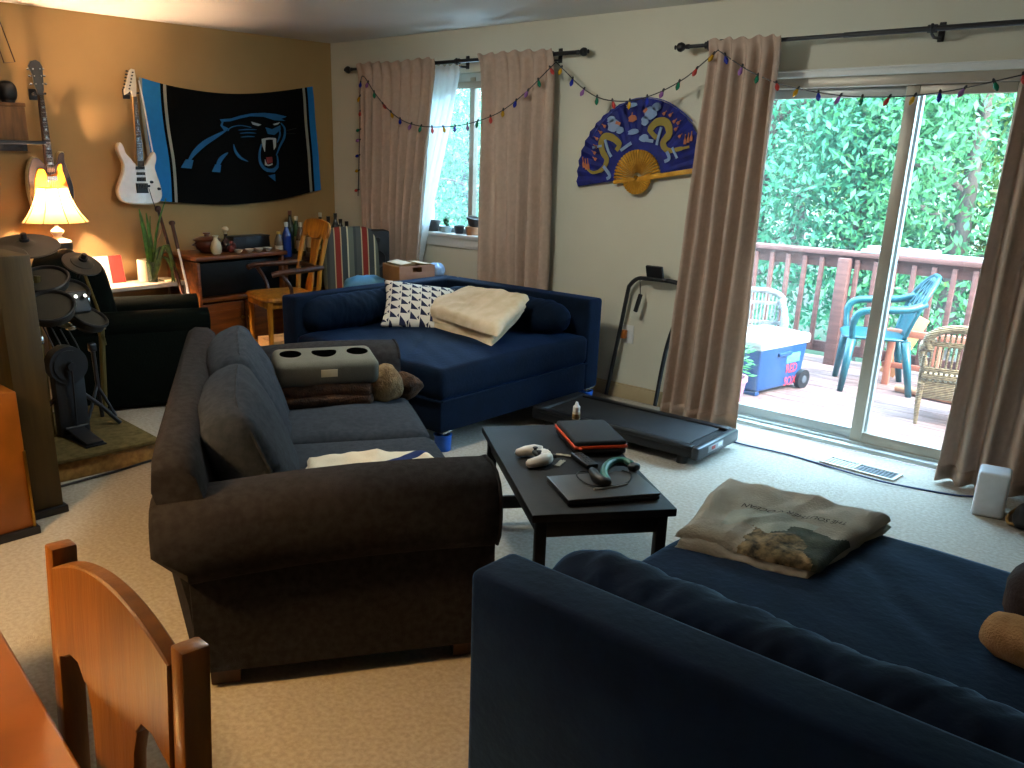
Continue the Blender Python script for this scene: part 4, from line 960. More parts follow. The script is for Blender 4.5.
# ---------------------------------------------------------------- shelf at far left
p = wx(45, 137, -6.05)
single('wall_shelf', MB().box((-6.14, 2.105, 1.62), (.27, .66, .022), .003).box((-6.26, 2.105, 1.59), (.03, .6, .05)), M_black, 'narrow black wall shelf at the far left of the brown wall', 'shelf', base=(-6.28, 2.105, 1.62))
bx = thing('wooden_box', 'plain brown wooden box standing on the black wall shelf', 'box', (-6.13, 2.225, 1.632), 0)
obj('body', MB().box((0, 0, .10), (.17, .24, .20), .005), M_boxwood, bx); obj('lid', MB().box((0, 0, .213), (.18, .25, .025), .005), M_boxwood, bx)
kt = thing('round_speaker', 'small black rounded speaker on top of the brown box on the shelf', 'speaker', (-6.12, 2.275, 1.8585), 0)
obj('body', MB().pad((0, 0, .065), (.11, .12, .13), .9, .8, 24, 14), M_blackp, kt, smooth=180); obj('base', MB().cyl((0, 0, 0), (0, 0, .012), .04), M_black, kt)
single('tall_vase', MB().lathe([(0, 0), (.05, 0), (.055, .02), (.04, .12), (.03, .2), (.035, .3), (.05, .38), (.045, .44), (.03, .47), (.028, .40), (0, .38)], (-6.13, 2.02, 1.6325), 18), flat('vase_dark', '#2a1a0e', .4), 'tall dark brown vase at the left end of the wall shelf', 'vase')
m1 = MB(); q = [wx(x, y, -6.2) for x, y in ((0, 22), (15, 62), (4, 63), (-4, 40))]; m1.tube(q, .004, 6, closed=True); m1.tube([q[0], q[0] + Vector((-.07, 0, .0))], .004, 6)
single('wire_hanger', m1, M_darkwood, 'bent dark wire triangle hung on the wall above the shelf', 'wire hanger')
# ---------------------------------------------------------------- table with the lamp
T0 = thing('side_table', 'low pale side table against the brown wall under the lamp', 'side table', (-6.12, 2.80, 0), 0)
M_pale = flat('table_pale', '#cbb8a2', .5)
obj('tabletop', MB().box((0, 0, .635), (.30, 1.16, .03), .005), M_pale, T0)
for x in (-.12, .12):
    for y in (-.54, .54): obj('leg', MB().box((x, y, .31), (.03, .03, .62), .003), M_pale, T0)
TS = .6505
lx, ly = -6.09, wx(57, 230, -6.09).y
lamp = thing('table_lamp', 'lit table lamp with a flared cream panel shade on a dark urn base', 'lamp', (lx, ly, TS), 0)
zs0, zs1 = wx(57, 222, lx).z - TS, wx(57, 187, lx).z - TS
r0 = (wx(88, 222, lx).y - wx(27, 222, lx).y) / 2; r1 = r0 * .48
print('lamp', lx, ly, zs0, zs1, r0)
def shade(u, v):
    a = 2 * PI * u; k = 1 - v; r = r1 + (r0 - r1) * k ** 1.7
    r *= 1 - .025 * (abs(math.sin(4 * a)) ** .5 - .5) * -1
    return (r * math.cos(a), r * math.sin(a), zs0 + (zs1 - zs0) * v)
M_shade = mat('lampshade_cream', '#cf9a5c', .9, var=.05, scale=20, thin=.32)
obj('lamp_shade', MB().grid(shade, 64, 14, cu=True), M_shade, lamp, smooth=60)
m1 = MB()
for k in range(8):
    m1.tube([Vector(shade(k / 8, v / 10)) * 1.0 + Vector((.002 * math.cos(k * PI / 4), .002 * math.sin(k * PI / 4), 0)) for v in range(11)], .004, 5)
m1.tube([shade(k / 48, 0) for k in range(48)], .004, 6, closed=True); m1.tube([shade(k / 48, 1) for k in range(48)], .004, 6, closed=True); obj('shade_trim', m1, flat('shade_trim', '#6a4c22', .8), lamp)
zb = zs0
obj('base', MB().lathe([(0, 0), (.075, 0), (.08, .02), (.06, .04), (.062, .07), (.082, zb - .235), (.088, zb - .14), (.084, zb - .135)], n=24), flat('lamp_urn', '#2c2a26', .4), lamp)
obj('neck', MB().lathe([(.084, zb - .137), (.086, zb - .128), (.06, zb - .115), (.03, zb - .10), (.024, zb - .088), (.042, zb - .07), (.044, zb - .06), (.03, zb - .045), (.012, zb - .03), (.01, zb - .01), (.01, zb + .05)], n=24), flat('lamp_ceramic', '#d8cdbb', .3), lamp)
obj('bulb', MB().lathe([(0, zb + .05), (.014, zb + .05), (.016, zb + .07), (.032, zb + .10), (.034, zb + .12), (.022, zb + .145), (0, zb + .152)], n=16), mat('bulb_glow', '#ffd9a0', .5, emit=25), lamp)
obj('finial', MB().cyl((0, 0, zs1 - .01), (0, 0, zs1 + .015), .006).cyl((-r1, 0, zs1 - .004), (r1, 0, zs1 - .004), .002).cyl((0, -r1, zs1 - .004), (0, r1, zs1 - .004), .002), M_brass, lamp)
LAMP = (lx, ly, TS + zb + .10)
# red and white poster card leaning on the wall
pc = thing('picture_card', 'red and white printed card leaning on the wall beside the lamp', 'picture card', (-6.19, wx(97, 262, -6.19).y, TS), 0); pc.rotation_euler = (0, math.radians(-12), 0)
obj('board', MB().box((0, 0, .10), (.008, .40, .20)), flat('card_white', '#d8c6ba', .6), pc)
obj('red_band', MB().box((.0052, .148, .10), (.002, .10, .199)), flat('card_red', '#b8332c', .6), pc)
obj('grey_print', MB().box((.0052, -.04, .07), (.002, .20, .09)), flat('card_grey', '#8d8688', .6), pc)
# vases and the plant
m1 = MB().lathe([(0, 0), (.045, 0), (.05, .01), (.048, .16), (.043, .165), (.041, .155), (.043, .02), (0, .015)], n=22)
o = single('white_canister', m1, flat('canister_white', '#cfc4aa', .4), 'pale ceramic canister between the red card and the glass vase', 'canister', base=(0, 0, 0)); o.location = (-6.13, wx(145, 275, -6.13).y, TS)
vy = wx(153, 280, -6.08).y
pv = thing('plant_vase', 'clear glass vase holding tall green leaf blades on the pale side table', 'plant', (-6.08, vy, TS), 0)
M_vase = flat('vase_glass', '#9fb09a', .1, trans=.85)
obj('vase', MB().lathe([(0, 0), (.035, 0), (.036, .008), (.04, .15), (.037, .15), (.033, .012), (0, .010)], n=20), M_vase, pv)
M_leaf = flat('leaf_green', '#4d7a22', .5, col2='#2f5214'); M_leafd = flat('leaf_dim', '#5c6a2a', .6, col2='#3a4418')
def blade(pts, w, m, nm='leaf'):
    w = w * 1.7; P = bez(pts, 6); n = len(P); m1 = MB(); vs = []; 
    for i, p in enumerate(P):
        k = w * (math.sin(PI * min(1, (i + 1.5) / (n + 1)) ** .8)) + .002; vs += [p + Vector((.4 * k, -k, 0)), p + Vector((.006, 0, .0)), p + Vector((-.4 * k, k, 0))]
    fs = []
    for i in range(n - 1): fs += [(3 * i, 3 * i + 1, 3 * i + 4, 3 * i + 3), (3 * i + 1, 3 * i + 2, 3 * i + 5, 3 * i + 4)]
    m1.add(vs, fs); obj(nm, m1, m, pv, smooth=180, solid=.0015)
b0 = Vector((-6.08, vy, TS))
def W_(px, py, x=-6.08): return wx(px, py, x) - b0
for pts, w in (([(153, 284), (147, 245), (139, 209)], .016), ([(155, 284), (151, 245), (146, 213)], .012), ([(154, 284), (156, 235), (166, 198)], .007), ([(150, 284), (150, 255), (150, 216)], .006)): blade([W_(*q) for q in pts], w, M_leaf)
for pts, w in (([(154, 280), (160, 258), (169, 262), (176, 288)], .012), ([(155, 280), (165, 245), (172, 262), (172, 286)], .012), ([(154, 280), (158, 250), (167, 250), (181, 280)], .01), ([(153, 280), (149, 262), (142, 260)], .008)): blade([W_(q[0], q[1], -6.0) for q in pts], w, M_leafd)
single('paper_stack', MB().box((-6.06, wx(171, 289, -6.06).y, TS + .006), (.12, .12, .012), .002), flat('paper_cream', '#d3c79a', .7), 'cream note pad lying beside the glass vase', 'note pad')
# walking sticks leaning against the cabinet side
def stick(a, b, r, m, label, knob=0):
    m1 = MB().cyl(a, b, r, r * .8, 10)
    if knob == 1: m1.pad(b, (.035, .05, .05), .9, .9, 14, 10)
    if knob == 2: d = (Vector(b) - Vector(a)).normalized(); m1.cyl(Vector(b) - d * .20, b, r * 1.25, r * 1.4, 12, mi=1); m1.pad(b, (.03, .05, .035), .8, .8, 14, 10, mi=1)
    single('walking_stick', m1, [m, M_darkwood] if knob == 2 else m, label, 'walking stick', 'walking sticks between the plant and the cabinet', base=a)
def lean(p_top, p_mid):      # carry a line through two seen points down to the carpet
    a, b = Vector(p_top), Vector(p_mid); k = (a.z - .004) / (a.z - b.z); return a + (b - a) * k
for (t1, x1, t2, x2, r, m, lb, kb) in (((172, 223), -6.02, (190, 300), -5.78, .010, M_white, 'white cane with a dark handle leaning beside the wooden cabinet', 2),
    ((158, 209), -6.22, (183, 296), -5.92, .015, M_darkwood, 'thick dark brown stick leaning on the wall beside the cabinet', 1),
    ((164, 224), -6.22, (150, 262), -6.16, .009, flat('stick_tan', '#a8784a', .5), 'short tan stick leaning on the wall behind the green leaves', 0)):
    a_ = wx(*t1, x1); b_ = lean(a_, wx(*t2, x2))
    if kb == 0: b_ = wx(*t2, x2); b_ = a_ + (b_ - a_) * ((a_.z - TS) / (a_.z - b_.z)) + Vector((0, 0, .002))
    stick(b_, a_, r, m, lb, kb)
# ---------------------------------------------------------------- dark green armchair
AA = -math.atan2(.4, .917)
ac = thing('armchair', 'dark green velvet armchair facing the window behind the drum kit', 'armchair', (-5.62, 2.22, 0), AA)
obj('base', MB().box((0, .45, .18), (.68, .78, .30), .02, 2), M_green, ac)
obj('seat_cushion', MB().pad((0, .52, .37), (.50, .62, .2), .25, .5, 40, 14, amp=.008), M_green, ac, smooth=180)
for s in (-1, 1):
    m1 = MB().box((s * .29, .46, .29), (.15, .84, .54), .03, 3); o = obj('arm', m1, M_green, ac)
    obj('arm_roll', MB().cyl((s * .30, .02, .545), (s * .30, .89, .545), .082, n=24).pad((s * .30, .89, .545), (.15, .02, .15), 1, 1, 24, 8), M_green, o)
R = Matrix.Rotation(.16, 4, 'X')
obj('backrest', MB().pad((0, .07, .60), (.70, .30, .74), .35, .4, 44, 24, R, amp=.008), M_green, ac, smooth=180)
obj('back_cushion', MB().pad((0, .24, .66), (.52, .2, .50), .4, .6, 40, 20, R, amp=.01), M_green, ac, smooth=180)
for x in (-.3, .3):
    for y in (.1, .8): obj('foot', MB().cyl((x, y, 0), (x, y, .035), .025, .03, 12), M_darkwood, ac)
# ---------------------------------------------------------------- drum platform and kit
pf = thing('drum_platform', 'low plywood riser topped with olive carpet under the drum kit', 'platform', (-4.62, 1.62, 0), -.05)
obj('body', MB().box((0, 0, .05), (.84, .96, .1), .004), M_ply, pf)
obj('carpet_top', MB().box((0.01, 0.0, .112), (.87, .99, .022), .006), M_mat_olive, pf)
PZ = .1235
dk = thing('drum_kit', 'electronic drum kit with dark cymbal pads on a metal rack', 'drum kit', (-4.6, 1.6, PZ), 0)
DO = Vector((-4.6, 1.6, PZ))
def K(px, py, x=-4.6): return wx(px, py, x) - DO
M_rack = flat('rack_bronze', '#6d6038', .35, metal=.7); M_pad = flat('drum_pad', '#26241e', .7); M_padtop = flat('drum_head', '#332e24', .7); M_rim = M_blackp
def cymbal(c, r, nrm, nm='cymbal'):
    z = Vector(nrm).normalized(); x, y, _ = frame(z); M = Matrix(((x.x, y.x, z.x, c.x), (x.y, y.y, z.y, c.y), (x.z, y.z, z.z, c.z), (0, 0, 0, 1)))
    m1 = MB().lathe([(0, .022), (.02, .022), (.03, .02), (.045, .012), (.06, .009), (r * .6, .004), (r * .97, -.002), (r, -.006), (r * .98, -.010), (r * .6, -.004), (0, .002)], n=36, M=M)
    o = obj(nm, m1, flat('cymbal_rubber', '#2f2a22', .45), dk, smooth=30)
    m1 = MB().cyl(c + z * .01, c + z * .06, .016, .014, 12); m1.cyl(c + z * .02, c + z * .034, .024, .024, 12); m1.cyl(c - z * .10, c + z * .02, .009, n=8); obj('wing_nut', m1, M_blackp, o)
    return o
c1 = K(25, 245); cymbal(c1, .165, (.25, -.12, 1))
c2 = K(-6, 258, -4.45); cymbal(c2, .15, (.3, -.2, 1))
c3 = K(82, 263, -4.85); cymbal(c3, .105, (.55, .1, .9))
def dpad(c, r, nrm):
    z = Vector(nrm).normalized(); x, y, _ = frame(z); M = Matrix(((x.x, y.x, z.x, c.x), (x.y, y.y, z.y, c.y), (x.z, y.z, z.z, c.z), (0, 0, 0, 1)))
    o = obj('drum_pad', MB().lathe([(0, -.06), (r * .6, -.06), (r * .92, -.03), (r * .95, 0), (r, .006), (r * .98, .016), (r * .9, .016), (r * .88, .006)], n=28, M=M), M_pad, dk)
    obj('drumhead', MB().lathe([(r * .9, .006), (r * .5, .009), (0, .01)], n=28, M=M), M_padtop, o)
    obj('rim', MB().tube([M @ Vector((r * .96 * math.cos(a), r * .96 * math.sin(a), .012)) for a in [2 * PI * k / 28 for k in range(28)]], .009, 8, closed=True), M_rim, o)
dpad(K(44, 281), .125, (.35, -.25, 1)); dpad(K(68, 292, -4.75), .11, (.5, 0, 1)); dpad(K(50, 308, -4.4), .12, (.5, -.3, 1)); dpad(K(88, 318, -4.75), .105, (.5, .3, 1))
m1 = MB()
def rk(*pts, r=.017, x=-4.6): m1.tube([K(*p, x) if len(p) == 2 else K(*p) for p in pts], r, 10)
rk((37, 276), (38, 330)); m1.tube([K(38, 330), (K(38, 330).x, K(38, 330).y, 0)], .018, 10)
rk((28, 256), (31, 300, -4.55), r=.01); rk((100, 330, -4.9), (104, 345, -4.9)); m1.tube([K(101, 318, -4.9), (K(104, 400, -4.9).x, K(104, 400, -4.9).y, 0)], .017, 10)
m1.tube([K(38, 318), K(70, 326, -4.75), K(101, 326, -4.9)], .017, 10); m1.tube([K(38, 300), K(62, 300, -4.7)], .01, 8); m1.tube([K(101, 318, -4.9), K(85, 275, -4.88)], .009, 8)
m1.tube([K(38, 340), K(20, 350, -4.25)], .016, 10); a = K(20, 345, -4.25); m1.tube([a, (a.x, a.y, 0)], .016, 10)
a = K(37, 300); m1.tube([a, K(26, 262)], .009, 8); m1.tube([K(20, 345, -4.25), K(2, 275, -4.4)], .009, 8)
obj('rack', m1, M_rack, dk)
for q, x in (((38, 300), -4.6), ((38, 318), -4.6), ((70, 326), -4.75), ((101, 326), -4.9), ((38, 340), -4.6), ((58, 303), -4.68), ((85, 300), -4.8)):
    c = K(*q, x); m1 = MB().box(c, (.05, .045, .045), .01).cyl(c + Vector((.02, 0, 0)), c + Vector((.055, -.01, .005)), .007, n=8).pad(c + Vector((.058, -.01, .005)), (.012, .03, .014), .8, .8, 10, 6); obj('clamp', m1, M_chrome, dk)
c = K(73, 303, -4.62); m1 = MB().box(c, (.05, .16, .12), .012, rot=Matrix.Rotation(-.4, 4, 'Y')); o = obj('sound_module', m1, M_blackp, dk)
for yy in (-.05, .0, .05): obj('knob', MB().cyl(c + Vector((.02, yy, .03)), c + Vector((.045, yy, .04)), .01, n=12), M_chrome, o)
for k in range(4):
    a = K(42 + k * 9, 325 + k * 2, -4.7); b = K(58 + k * 8, 345 + k * 6, -4.6); m1 = MB().tube(bez([a, a + Vector((.04, .03, -.12)), b + Vector((.03, -.03, -.05)), b], 6), .004, 6); obj('cable', m1, M_blackp, dk)
kx = -4.55
kd = thing('kick_drum_pad', 'black kick drum tower with round pad and pedal on the drum riser', 'drum pad', (kx, wx(70, 400, kx).y, PZ), 0)
kt_ = wx(70, 352, kx).z - PZ
obj('tower', MB().box((0, 0, kt_ * .45), (.07, .16, kt_ * .9), .012), M_blackp, kd)
obj('round_pad', MB().cyl((-.03, 0, kt_ - .06), (.045, 0, kt_ - .06), .10, n=32).cyl((.045, 0, kt_ - .06), (.052, 0, kt_ - .06), .08, n=32), M_blackp, kd)
for s in (-1, 1): obj('leg', MB().tube([(0, s * .06, kt_ * .5), (-.02, s * .17, .12), (.0, s * .26, .006)], .012, 8), M_black, kd)
o = obj('pedal', MB().box((.16, -.01, .03), (.24, .09, .012), .004, rot=Matrix.Rotation(.12, 4, 'Y')).box((.16, -.01, .005), (.26, .11, .008), .002).cyl((.05, -.06, .05), (.05, .06, .05), .008), M_black, kd)
obj('beater', MB().tube([(.05, 0, .05), (.075, 0, kt_ - .07)], .005, 8).cyl((.055, 0, kt_ - .06), (.085, 0, kt_ - .06), .022, n=14), M_black, kd)
pp = thing('cymbal_stand', 'black cymbal stand leg between the kick tower and the armchair', 'stand', (wx(104, 425, -4.75).x, wx(104, 425, -4.75).y, PZ), 0)
b0 = Vector(pp.location)
obj('pole', MB().cyl(wx(103, 420, -4.75) - b0, wx(92, 345, -4.75) - b0, .012), M_black, pp)
obj('leg', MB().tube([wx(97, 385, -4.75) - b0, Vector((.06, .05, .006))], .009, 8), M_black, pp); obj('leg', MB().tube([wx(97, 385, -4.75) - b0, Vector((.05, -.11, .006))], .009, 8), M_black, pp); obj('leg', MB().tube([wx(97, 385, -4.75) - b0, Vector((-.13, -.01, .006))], .009, 8), M_black, pp)
obj('clamp', MB().box(wx(92, 347, -4.75) - b0, (.04, .04, .05), .008), M_black, pp)
single('power_cable', MB().tube(bez([(-4.12, 1.42, .008), (-4.14, 1.62, .008), (-4.15, 1.85, .008), (-4.17, 2.10, .008), (-4.05, 2.3, .008), (-3.7, 2.5, .008)], 8), .006, 6), M_blackp, 'black cord along the carpet in front of the plywood drum riser', 'cable')
# two tall cabinets at the left edge
def tower(name, x0, x1, y0, y1, h, m, label, cat):
    t = thing(name, label, cat, ((x0 + x1) / 2, (y0 + y1) / 2, 0), 0)
    obj('body', MB().box((0, 0, .02 + h / 2), (x1 - x0, y1 - y0, h - .03), .006), m, t)
    obj('plinth', MB().box((0, 0, .0175), (x1 - x0 + .03, y1 - y0 + .03, .035), .004), M_black, t)
    return t
tz = wx(30, 256, -3.83).z
tower('tower_speaker', -4.12, -3.83, 1.285, 1.43, tz, M_postwood, 'tall narrow olive wood tower cabinet beside the drum riser', 'tower cabinet')
t = tower('wooden_chest', -4.05, -3.68, .86, 1.245, wx(20, 392, -3.68).z + .55 - .55 , M_orangewood, 'amber wood cabinet with a black plinth at the left edge of the photo', 'cabinet')
obj('corner_strip', MB().box((.187, .188, .2), (.012, .012, .36), .002), M_brass, t)

# ---------------------------------------------------------------- wooden cabinet on the brown wall
CX0, CX1 = -6.25, -5.80
cy0, cy1 = 3.33, 4.10; ch = .84
cb = thing('wooden_cabinet', 'reddish wooden media cabinet with a dark open bay under the flag', 'cabinet', (CX0 + .225, (cy0 + cy1) / 2, 0), 0)
w = cy1 - cy0; d = CX1 - CX0
obj('top', MB().box((.01, 0, ch - .015), (d + .03, w + .04, .03), .006), M_cabwood, cb)
for s in (-1, 1): obj('side', MB().box((0, s * (w / 2 - .012), ch / 2 - .02), (d, .024, ch - .04), .003), M_cabwood, cb)
obj('back', MB().box((-d / 2 + .008, 0, ch / 2), (.014, w - .03, ch - .06)), M_darkwood, cb)
obj('shelf', MB().box((0, 0, .515), (d, w - .03, .03), .004), M_cabwood, cb)
obj('kickboard', MB().box((d / 2 - .02, 0, .05), (.02, w - .04, .10), .003), M_cabwood, cb)
M_screen_b = flat('screen_black', '#07090a', .5, spec=.2)
o = obj('television', MB().box((d / 2 - .05, 0, .665), (.05, w - .07, .25), .006), M_screen_b, cb)
for s in (-1, 1):
    dr_ = obj('door', MB().box((d / 2 - .008, s * (w / 4 - .006), .30), (.02, w / 2 - .03, .37), .003), M_cabwood, cb)
    obj('panel', MB().box((d / 2 + .004, s * (w / 4 - .006), .30), (.008, w / 2 - .13, .26), .003), M_cabwood, dr_)
    obj('handle', MB().cyl((d / 2, s * .03, .36), (d / 2 + .02, s * .03, .36), .01, .013, 12), M_brass, dr_)
cb2 = thing('bar_cabinet', 'lower dark wooden bar cabinet holding the liquor bottles in the corner', 'cabinet', (-6.03, 4.54, 0), 0)
h2 = .77
obj('top', MB().box((0, 0, h2 - .0125), (.46, .84, .025), .005), M_darkwood, cb2)
for yy in (-.405, -.0, .405): obj('divider', MB().box((0, yy, h2 / 2 - .01), (.43, .022, h2 - .03), .003), M_cabwood, cb2)
obj('back', MB().box((-.215, 0, h2 / 2), (.014, .80, h2 - .05)), M_darkwood, cb2); obj('shelf', MB().box((0, 0, .50), (.43, .80, .024), .003), M_cabwood, cb2); obj('bottom', MB().box((0, 0, .06), (.43, .80, .03), .003), M_cabwood, cb2)
st = thing('stereo_receiver', 'black stereo unit inside the bar cabinet bay', 'stereo', (-5.99, 4.335, .5125), 0)
obj('body', MB().box((0, 0, .10), (.34, .33, .19), .004), M_blackp, st)
for yy, r_ in ((-.08, .03), (.06, .018), (.11, .012)): obj('knob', MB().cyl((.17, yy, .10), (.19, yy, .10), r_, n=18), M_black, st)
# things on the cabinet
ct_ = ch + .0005
pot = thing('ceramic_pot', 'brown lidded ceramic pot at the left of the cabinet top', 'pot', (-6.06, wx(207, 242, -6.06).y, ct_), 0)
Mpot = flat('pot_brown', '#4a2018', .3)
obj('body', MB().lathe([(0, 0), (.05, 0), (.085, .03), (.095, .06), (.088, .085), (.08, .09), (0, .09)], n=26), Mpot, pot)
obj('lid', MB().lathe([(.105, .09), (.108, .097), (.06, .115), (.02, .12), (.018, .13), (.03, .138), (.026, .148), (0, .15)], n=26), flat('pot_lid', '#6a3a28', .3), pot)
for s in (-1, 1): obj('handle', MB().tube([(0, s * .09, .05), (0, s * .125, .06), (0, s * .09, .075)], .008, 8), Mpot, pot)
single('sake_bottle', MB().lathe([(0, 0), (.028, 0), (.04, .02), (.043, .05), (.034, .085), (.018, .11), (.016, .125), (.024, .138), (.02, .139), (.012, .125), (0, .12)], (-5.90, wx(216, 245, -5.9).y, ct_), 22), flat('sake_white', '#c9bfa0', .3), 'small white gourd-shaped flask in front of the brown pot', 'flask')
dc = thing('decanter', 'dark glass decanter with a pale round stopper on the cabinet top', 'decanter', (-6.0, wx(226, 242, -6.0).y, ct_), 0)
obj('body', MB().lathe([(0, 0), (.035, 0), (.042, .01), (.044, .05), (.03, .08), (.014, .10), (.013, .13), (.018, .135)], n=20), flat('decanter_dark', '#23120e', .15), dc); obj('stopper', MB().lathe([(.011, .133), (.012, .15), (.026, .165), (.026, .178), (.014, .19), (0, .192)], n=18), M_cream, dc)
single('red_figurine', MB().pad((0, 0, .03), (.05, .06, .06), .8, .8, 18, 12).pad((.01, 0, .075), (.035, .035, .04), 1, 1, 16, 10).pad((0, .03, .05), (.02, .03, .05), .9, .9, 12, 8), flat('figurine_red', '#5a1c14', .4), 'small dark red figurine beside the decanter', 'figurine', base=(0, 0, 0), smooth=180).location = (-5.90, wx(231, 246, -5.9).y, ct_)
bb = thing('black_case', 'long black box against the wall on the cabinet top', 'box', (-6.13, wx(248, 243, -6.13).y, ct_), 0)
obj('body', MB().box((0, 0, .045), (.12, .34, .09), .006), M_blackp, bb); obj('lid', MB().box((0, 0, .094), (.125, .345, .012), .004), M_black, bb)
Mb = flat('bowl_white', '#c4bfb0', .3); bl0 = None
for i, (px, py, lb) in enumerate(((238.5, 249.5, 'small white cup nearest the red figurine'), (249.5, 249, 'small white cup, second from the figurine on the cabinet edge'), (259, 248.5, 'small white cup, third from the figurine on the cabinet edge'), (268, 247.5, 'small white cup farthest along the cabinet edge, near the bottles'))):
    loc = (-5.86, wx(px, py, -5.86).y, ct_)
    if bl0 is None:
        m1 = MB().lathe([(0, 0), (.015, 0), (.016, .004), (.028, .012), (.035, .026), (.033, .026), (.026, .014), (0, .007)], n=20)
        bl0 = single('sake_cup', m1, Mb, lb, 'cup', 'small white cups on the cabinet', base=(0, 0, 0)); bl0.location = loc
    else: dup(bl0, loc, 0, lb)
# liquor bottles
def bottle(px, pz, x, h, r, col, cap, label, lab=None, glass=True):
    y = wx(px, pz, x).y
    t = thing('liquor_bottle', label, 'bottle', (x, y, h2 + .0005), 0, 'bottles on the bar cabinet')
    m = flat('bottle_' + col.strip('#'), col, .12, coat=.4)
    hb = h * .62
    obj('glass_body', MB().lathe([(0, 0), (r * .95, 0), (r, .008), (r, hb), (r * .85, hb + .02), (r * .42, hb + .06), (r * .36, h - .03), (r * .42, h - .028), (r * .42, h - .02)], n=20), m, t)
    obj('cap', MB().lathe([(r * .44, h - .035), (r * .46, h), (0, h)], n=14), flat('cap_' + cap.strip('#'), cap, .4), t)
    if lab: obj('label_band', MB().lathe([(r * 1.015, .04), (r * 1.015, hb * .75)], n=20), flat('lab_' + lab.strip('#'), lab, .7), t)
specs = [(287, -5.92, .30, .037, '#12307a', '#b9b9b0', 'tall blue glass bottle with a silver cap at the front of the bar', None),
 (279, -5.95, .22, .035, '#5a5044', '#c9a04a', 'short clear bottle with a gold cap left of the blue bottle', '#a8a090'),
 (291, -6.12, .38, .036, '#14251a', '#5a2a1c', 'tall dark green bottle with a brown cap behind the blue bottle', None),
 (297, -6.1, .33, .036, '#2a4a26', '#c8c0a8', 'green bottle with a pale cap behind the chair back', '#8a7a4a'),
 (301, -5.93, .29, .036, '#4a3a28', '#c8c0a8', 'amber bottle with a white label just left of the wooden chair', '#c8bea8'),
 (311, -6.1, .30, .038, '#6a5a44', '#3a2a1c', 'clear brown bottle seen through the wooden chair back', '#b8a888'),
 (316, -5.95, .27, .036, '#7a5a30', '#b9b9b0', 'honey coloured bottle behind the chair splat', '#c8b890'),
 (321, -6.12, .35, .034, '#3a3428', '#d0c8b0', 'tall bottle with a cream cap rising above the chair crest', None),
 (329, -6.05, .32, .036, '#2a2622', '#151515', 'dark bottle with a black cap right of the wooden chair', '#8a8274'),
 (327, -5.85, .24, .036, '#8a5a34', '#2a2a2a', 'squat bottle with a wide pale label right of the wooden chair', '#d0b8a0'),
 (336, -6.1, .34, .034, '#3a3a38', '#101010', 'tall slim clear bottle with a black cap near the wall corner', None),
 (341, -5.95, .30, .036, '#1c1c1a', '#1c1410', 'black bottle just left of the striped chair top', '#9a9488'),
 (347, -6.1, .26, .036, '#33302a', '#161616', 'low dark bottle behind the top of the striped chair', None),
 (356, -6.05, .31, .036, '#1e3a22', '#7a3a24', 'green bottle with a reddish cap above the striped chair', None)]
for (px, x, h, r, col, cap, lb, lab) in specs: bottle(px, 245, x, h * .92, r, col, cap, lb, lab)
# ---------------------------------------------------------------- wooden armchair with splat back
wc = thing('wooden_armchair', 'golden wooden armchair with a splat back in front of the bar cabinet', 'chair', (-5.38, 3.80, 0), 0)
# local frame: faces -y with its back at +y
wc.rotation_euler = (0, 0, math.radians(-14))
SH = .585
m1 = MB().pad((0, -.02, SH - .015), (.50, .46, .05), .35, .5, 36, 8); obj('seat', m1, M_goldwood, wc)
obj('seat_rail', MB().box((0, -.02, SH - .055), (.42, .40, .05), .006), M_goldwood, wc)
for s in (-1, 1):
    obj('leg', MB().cyl((s * .20, -.20, 0), (s * .20, -.20, SH - .03), .016, .022, 10), M_goldwood, wc)
    obj('leg', MB().cyl((s * .20, .20, 0), (s * .19, .18, SH - .03), .018, .022, 10), M_goldwood, wc)
    obj('back_post', MB().tube([(s * .19, .18, SH - .03), (s * .20, .20, SH + .2), (s * .205, .25, SH + .40), (s * .20, .27, SH + .47)], [.02, .018, .018, .015], 10), M_goldwood, wc)
    obj('armrest', MB().tube(bez([(s * .20, .22, SH + .20), (s * .24, .05, SH + .19), (s * .26, -.12, SH + .185), (s * .25, -.19, SH + .17)], 6), .02, 10), M_darkwood, wc)
    obj('arm_post', MB().tube(bez([(s * .25, -.12, SH + .17), (s * .26, -.06, SH + .08), (s * .23, -.04, SH - .02)], 6), .014, 10), M_darkwood, wc)
    obj('stretcher', MB().cyl((s * .20, -.2, .2), (s * .195, .19, .2), .011, n=8), M_goldwood, wc)
cr = [(-.23, .0), (-.235, .06), (-.20, .10), (-.10, .115), (0, .12), (.10, .115), (.20, .10), (.235, .06), (.23, 0), (.17, -.02), (.12, .01), (.07, -.02), (-.07, -.02), (-.12, .01), (-.17, -.02)]
MX = Matrix(((1, 0, 0, 0), (0, .28, -1, .265), (0, 1, .28, SH + .41), (0, 0, 0, 1)))
obj('crest_rail', MB().prism(sm(cr, 3), .022, MX, bev=.004), M_goldwood, wc)
MX2 = Matrix(((1, 0, 0, 0), (0, .2, -1, .195), (0, 1, .2, SH), (0, 0, 0, 1)))
sp_ = [(-.05, 0), (-.055, .08), (-.04, .13), (-.05, .2), (-.06, .3), (-.075, .42), (.075, .42), (.06, .3), (.05, .2), (.04, .13), (.055, .08), (.05, 0)]
obj('splat', MB().prism(sm(sp_, 3), .014, MX2, bev=.002), M_goldwood, wc)
obj('back_rail', MB().box((0, .205, SH + .19), (.38, .02, .035), .005), M_darkwood, wc)
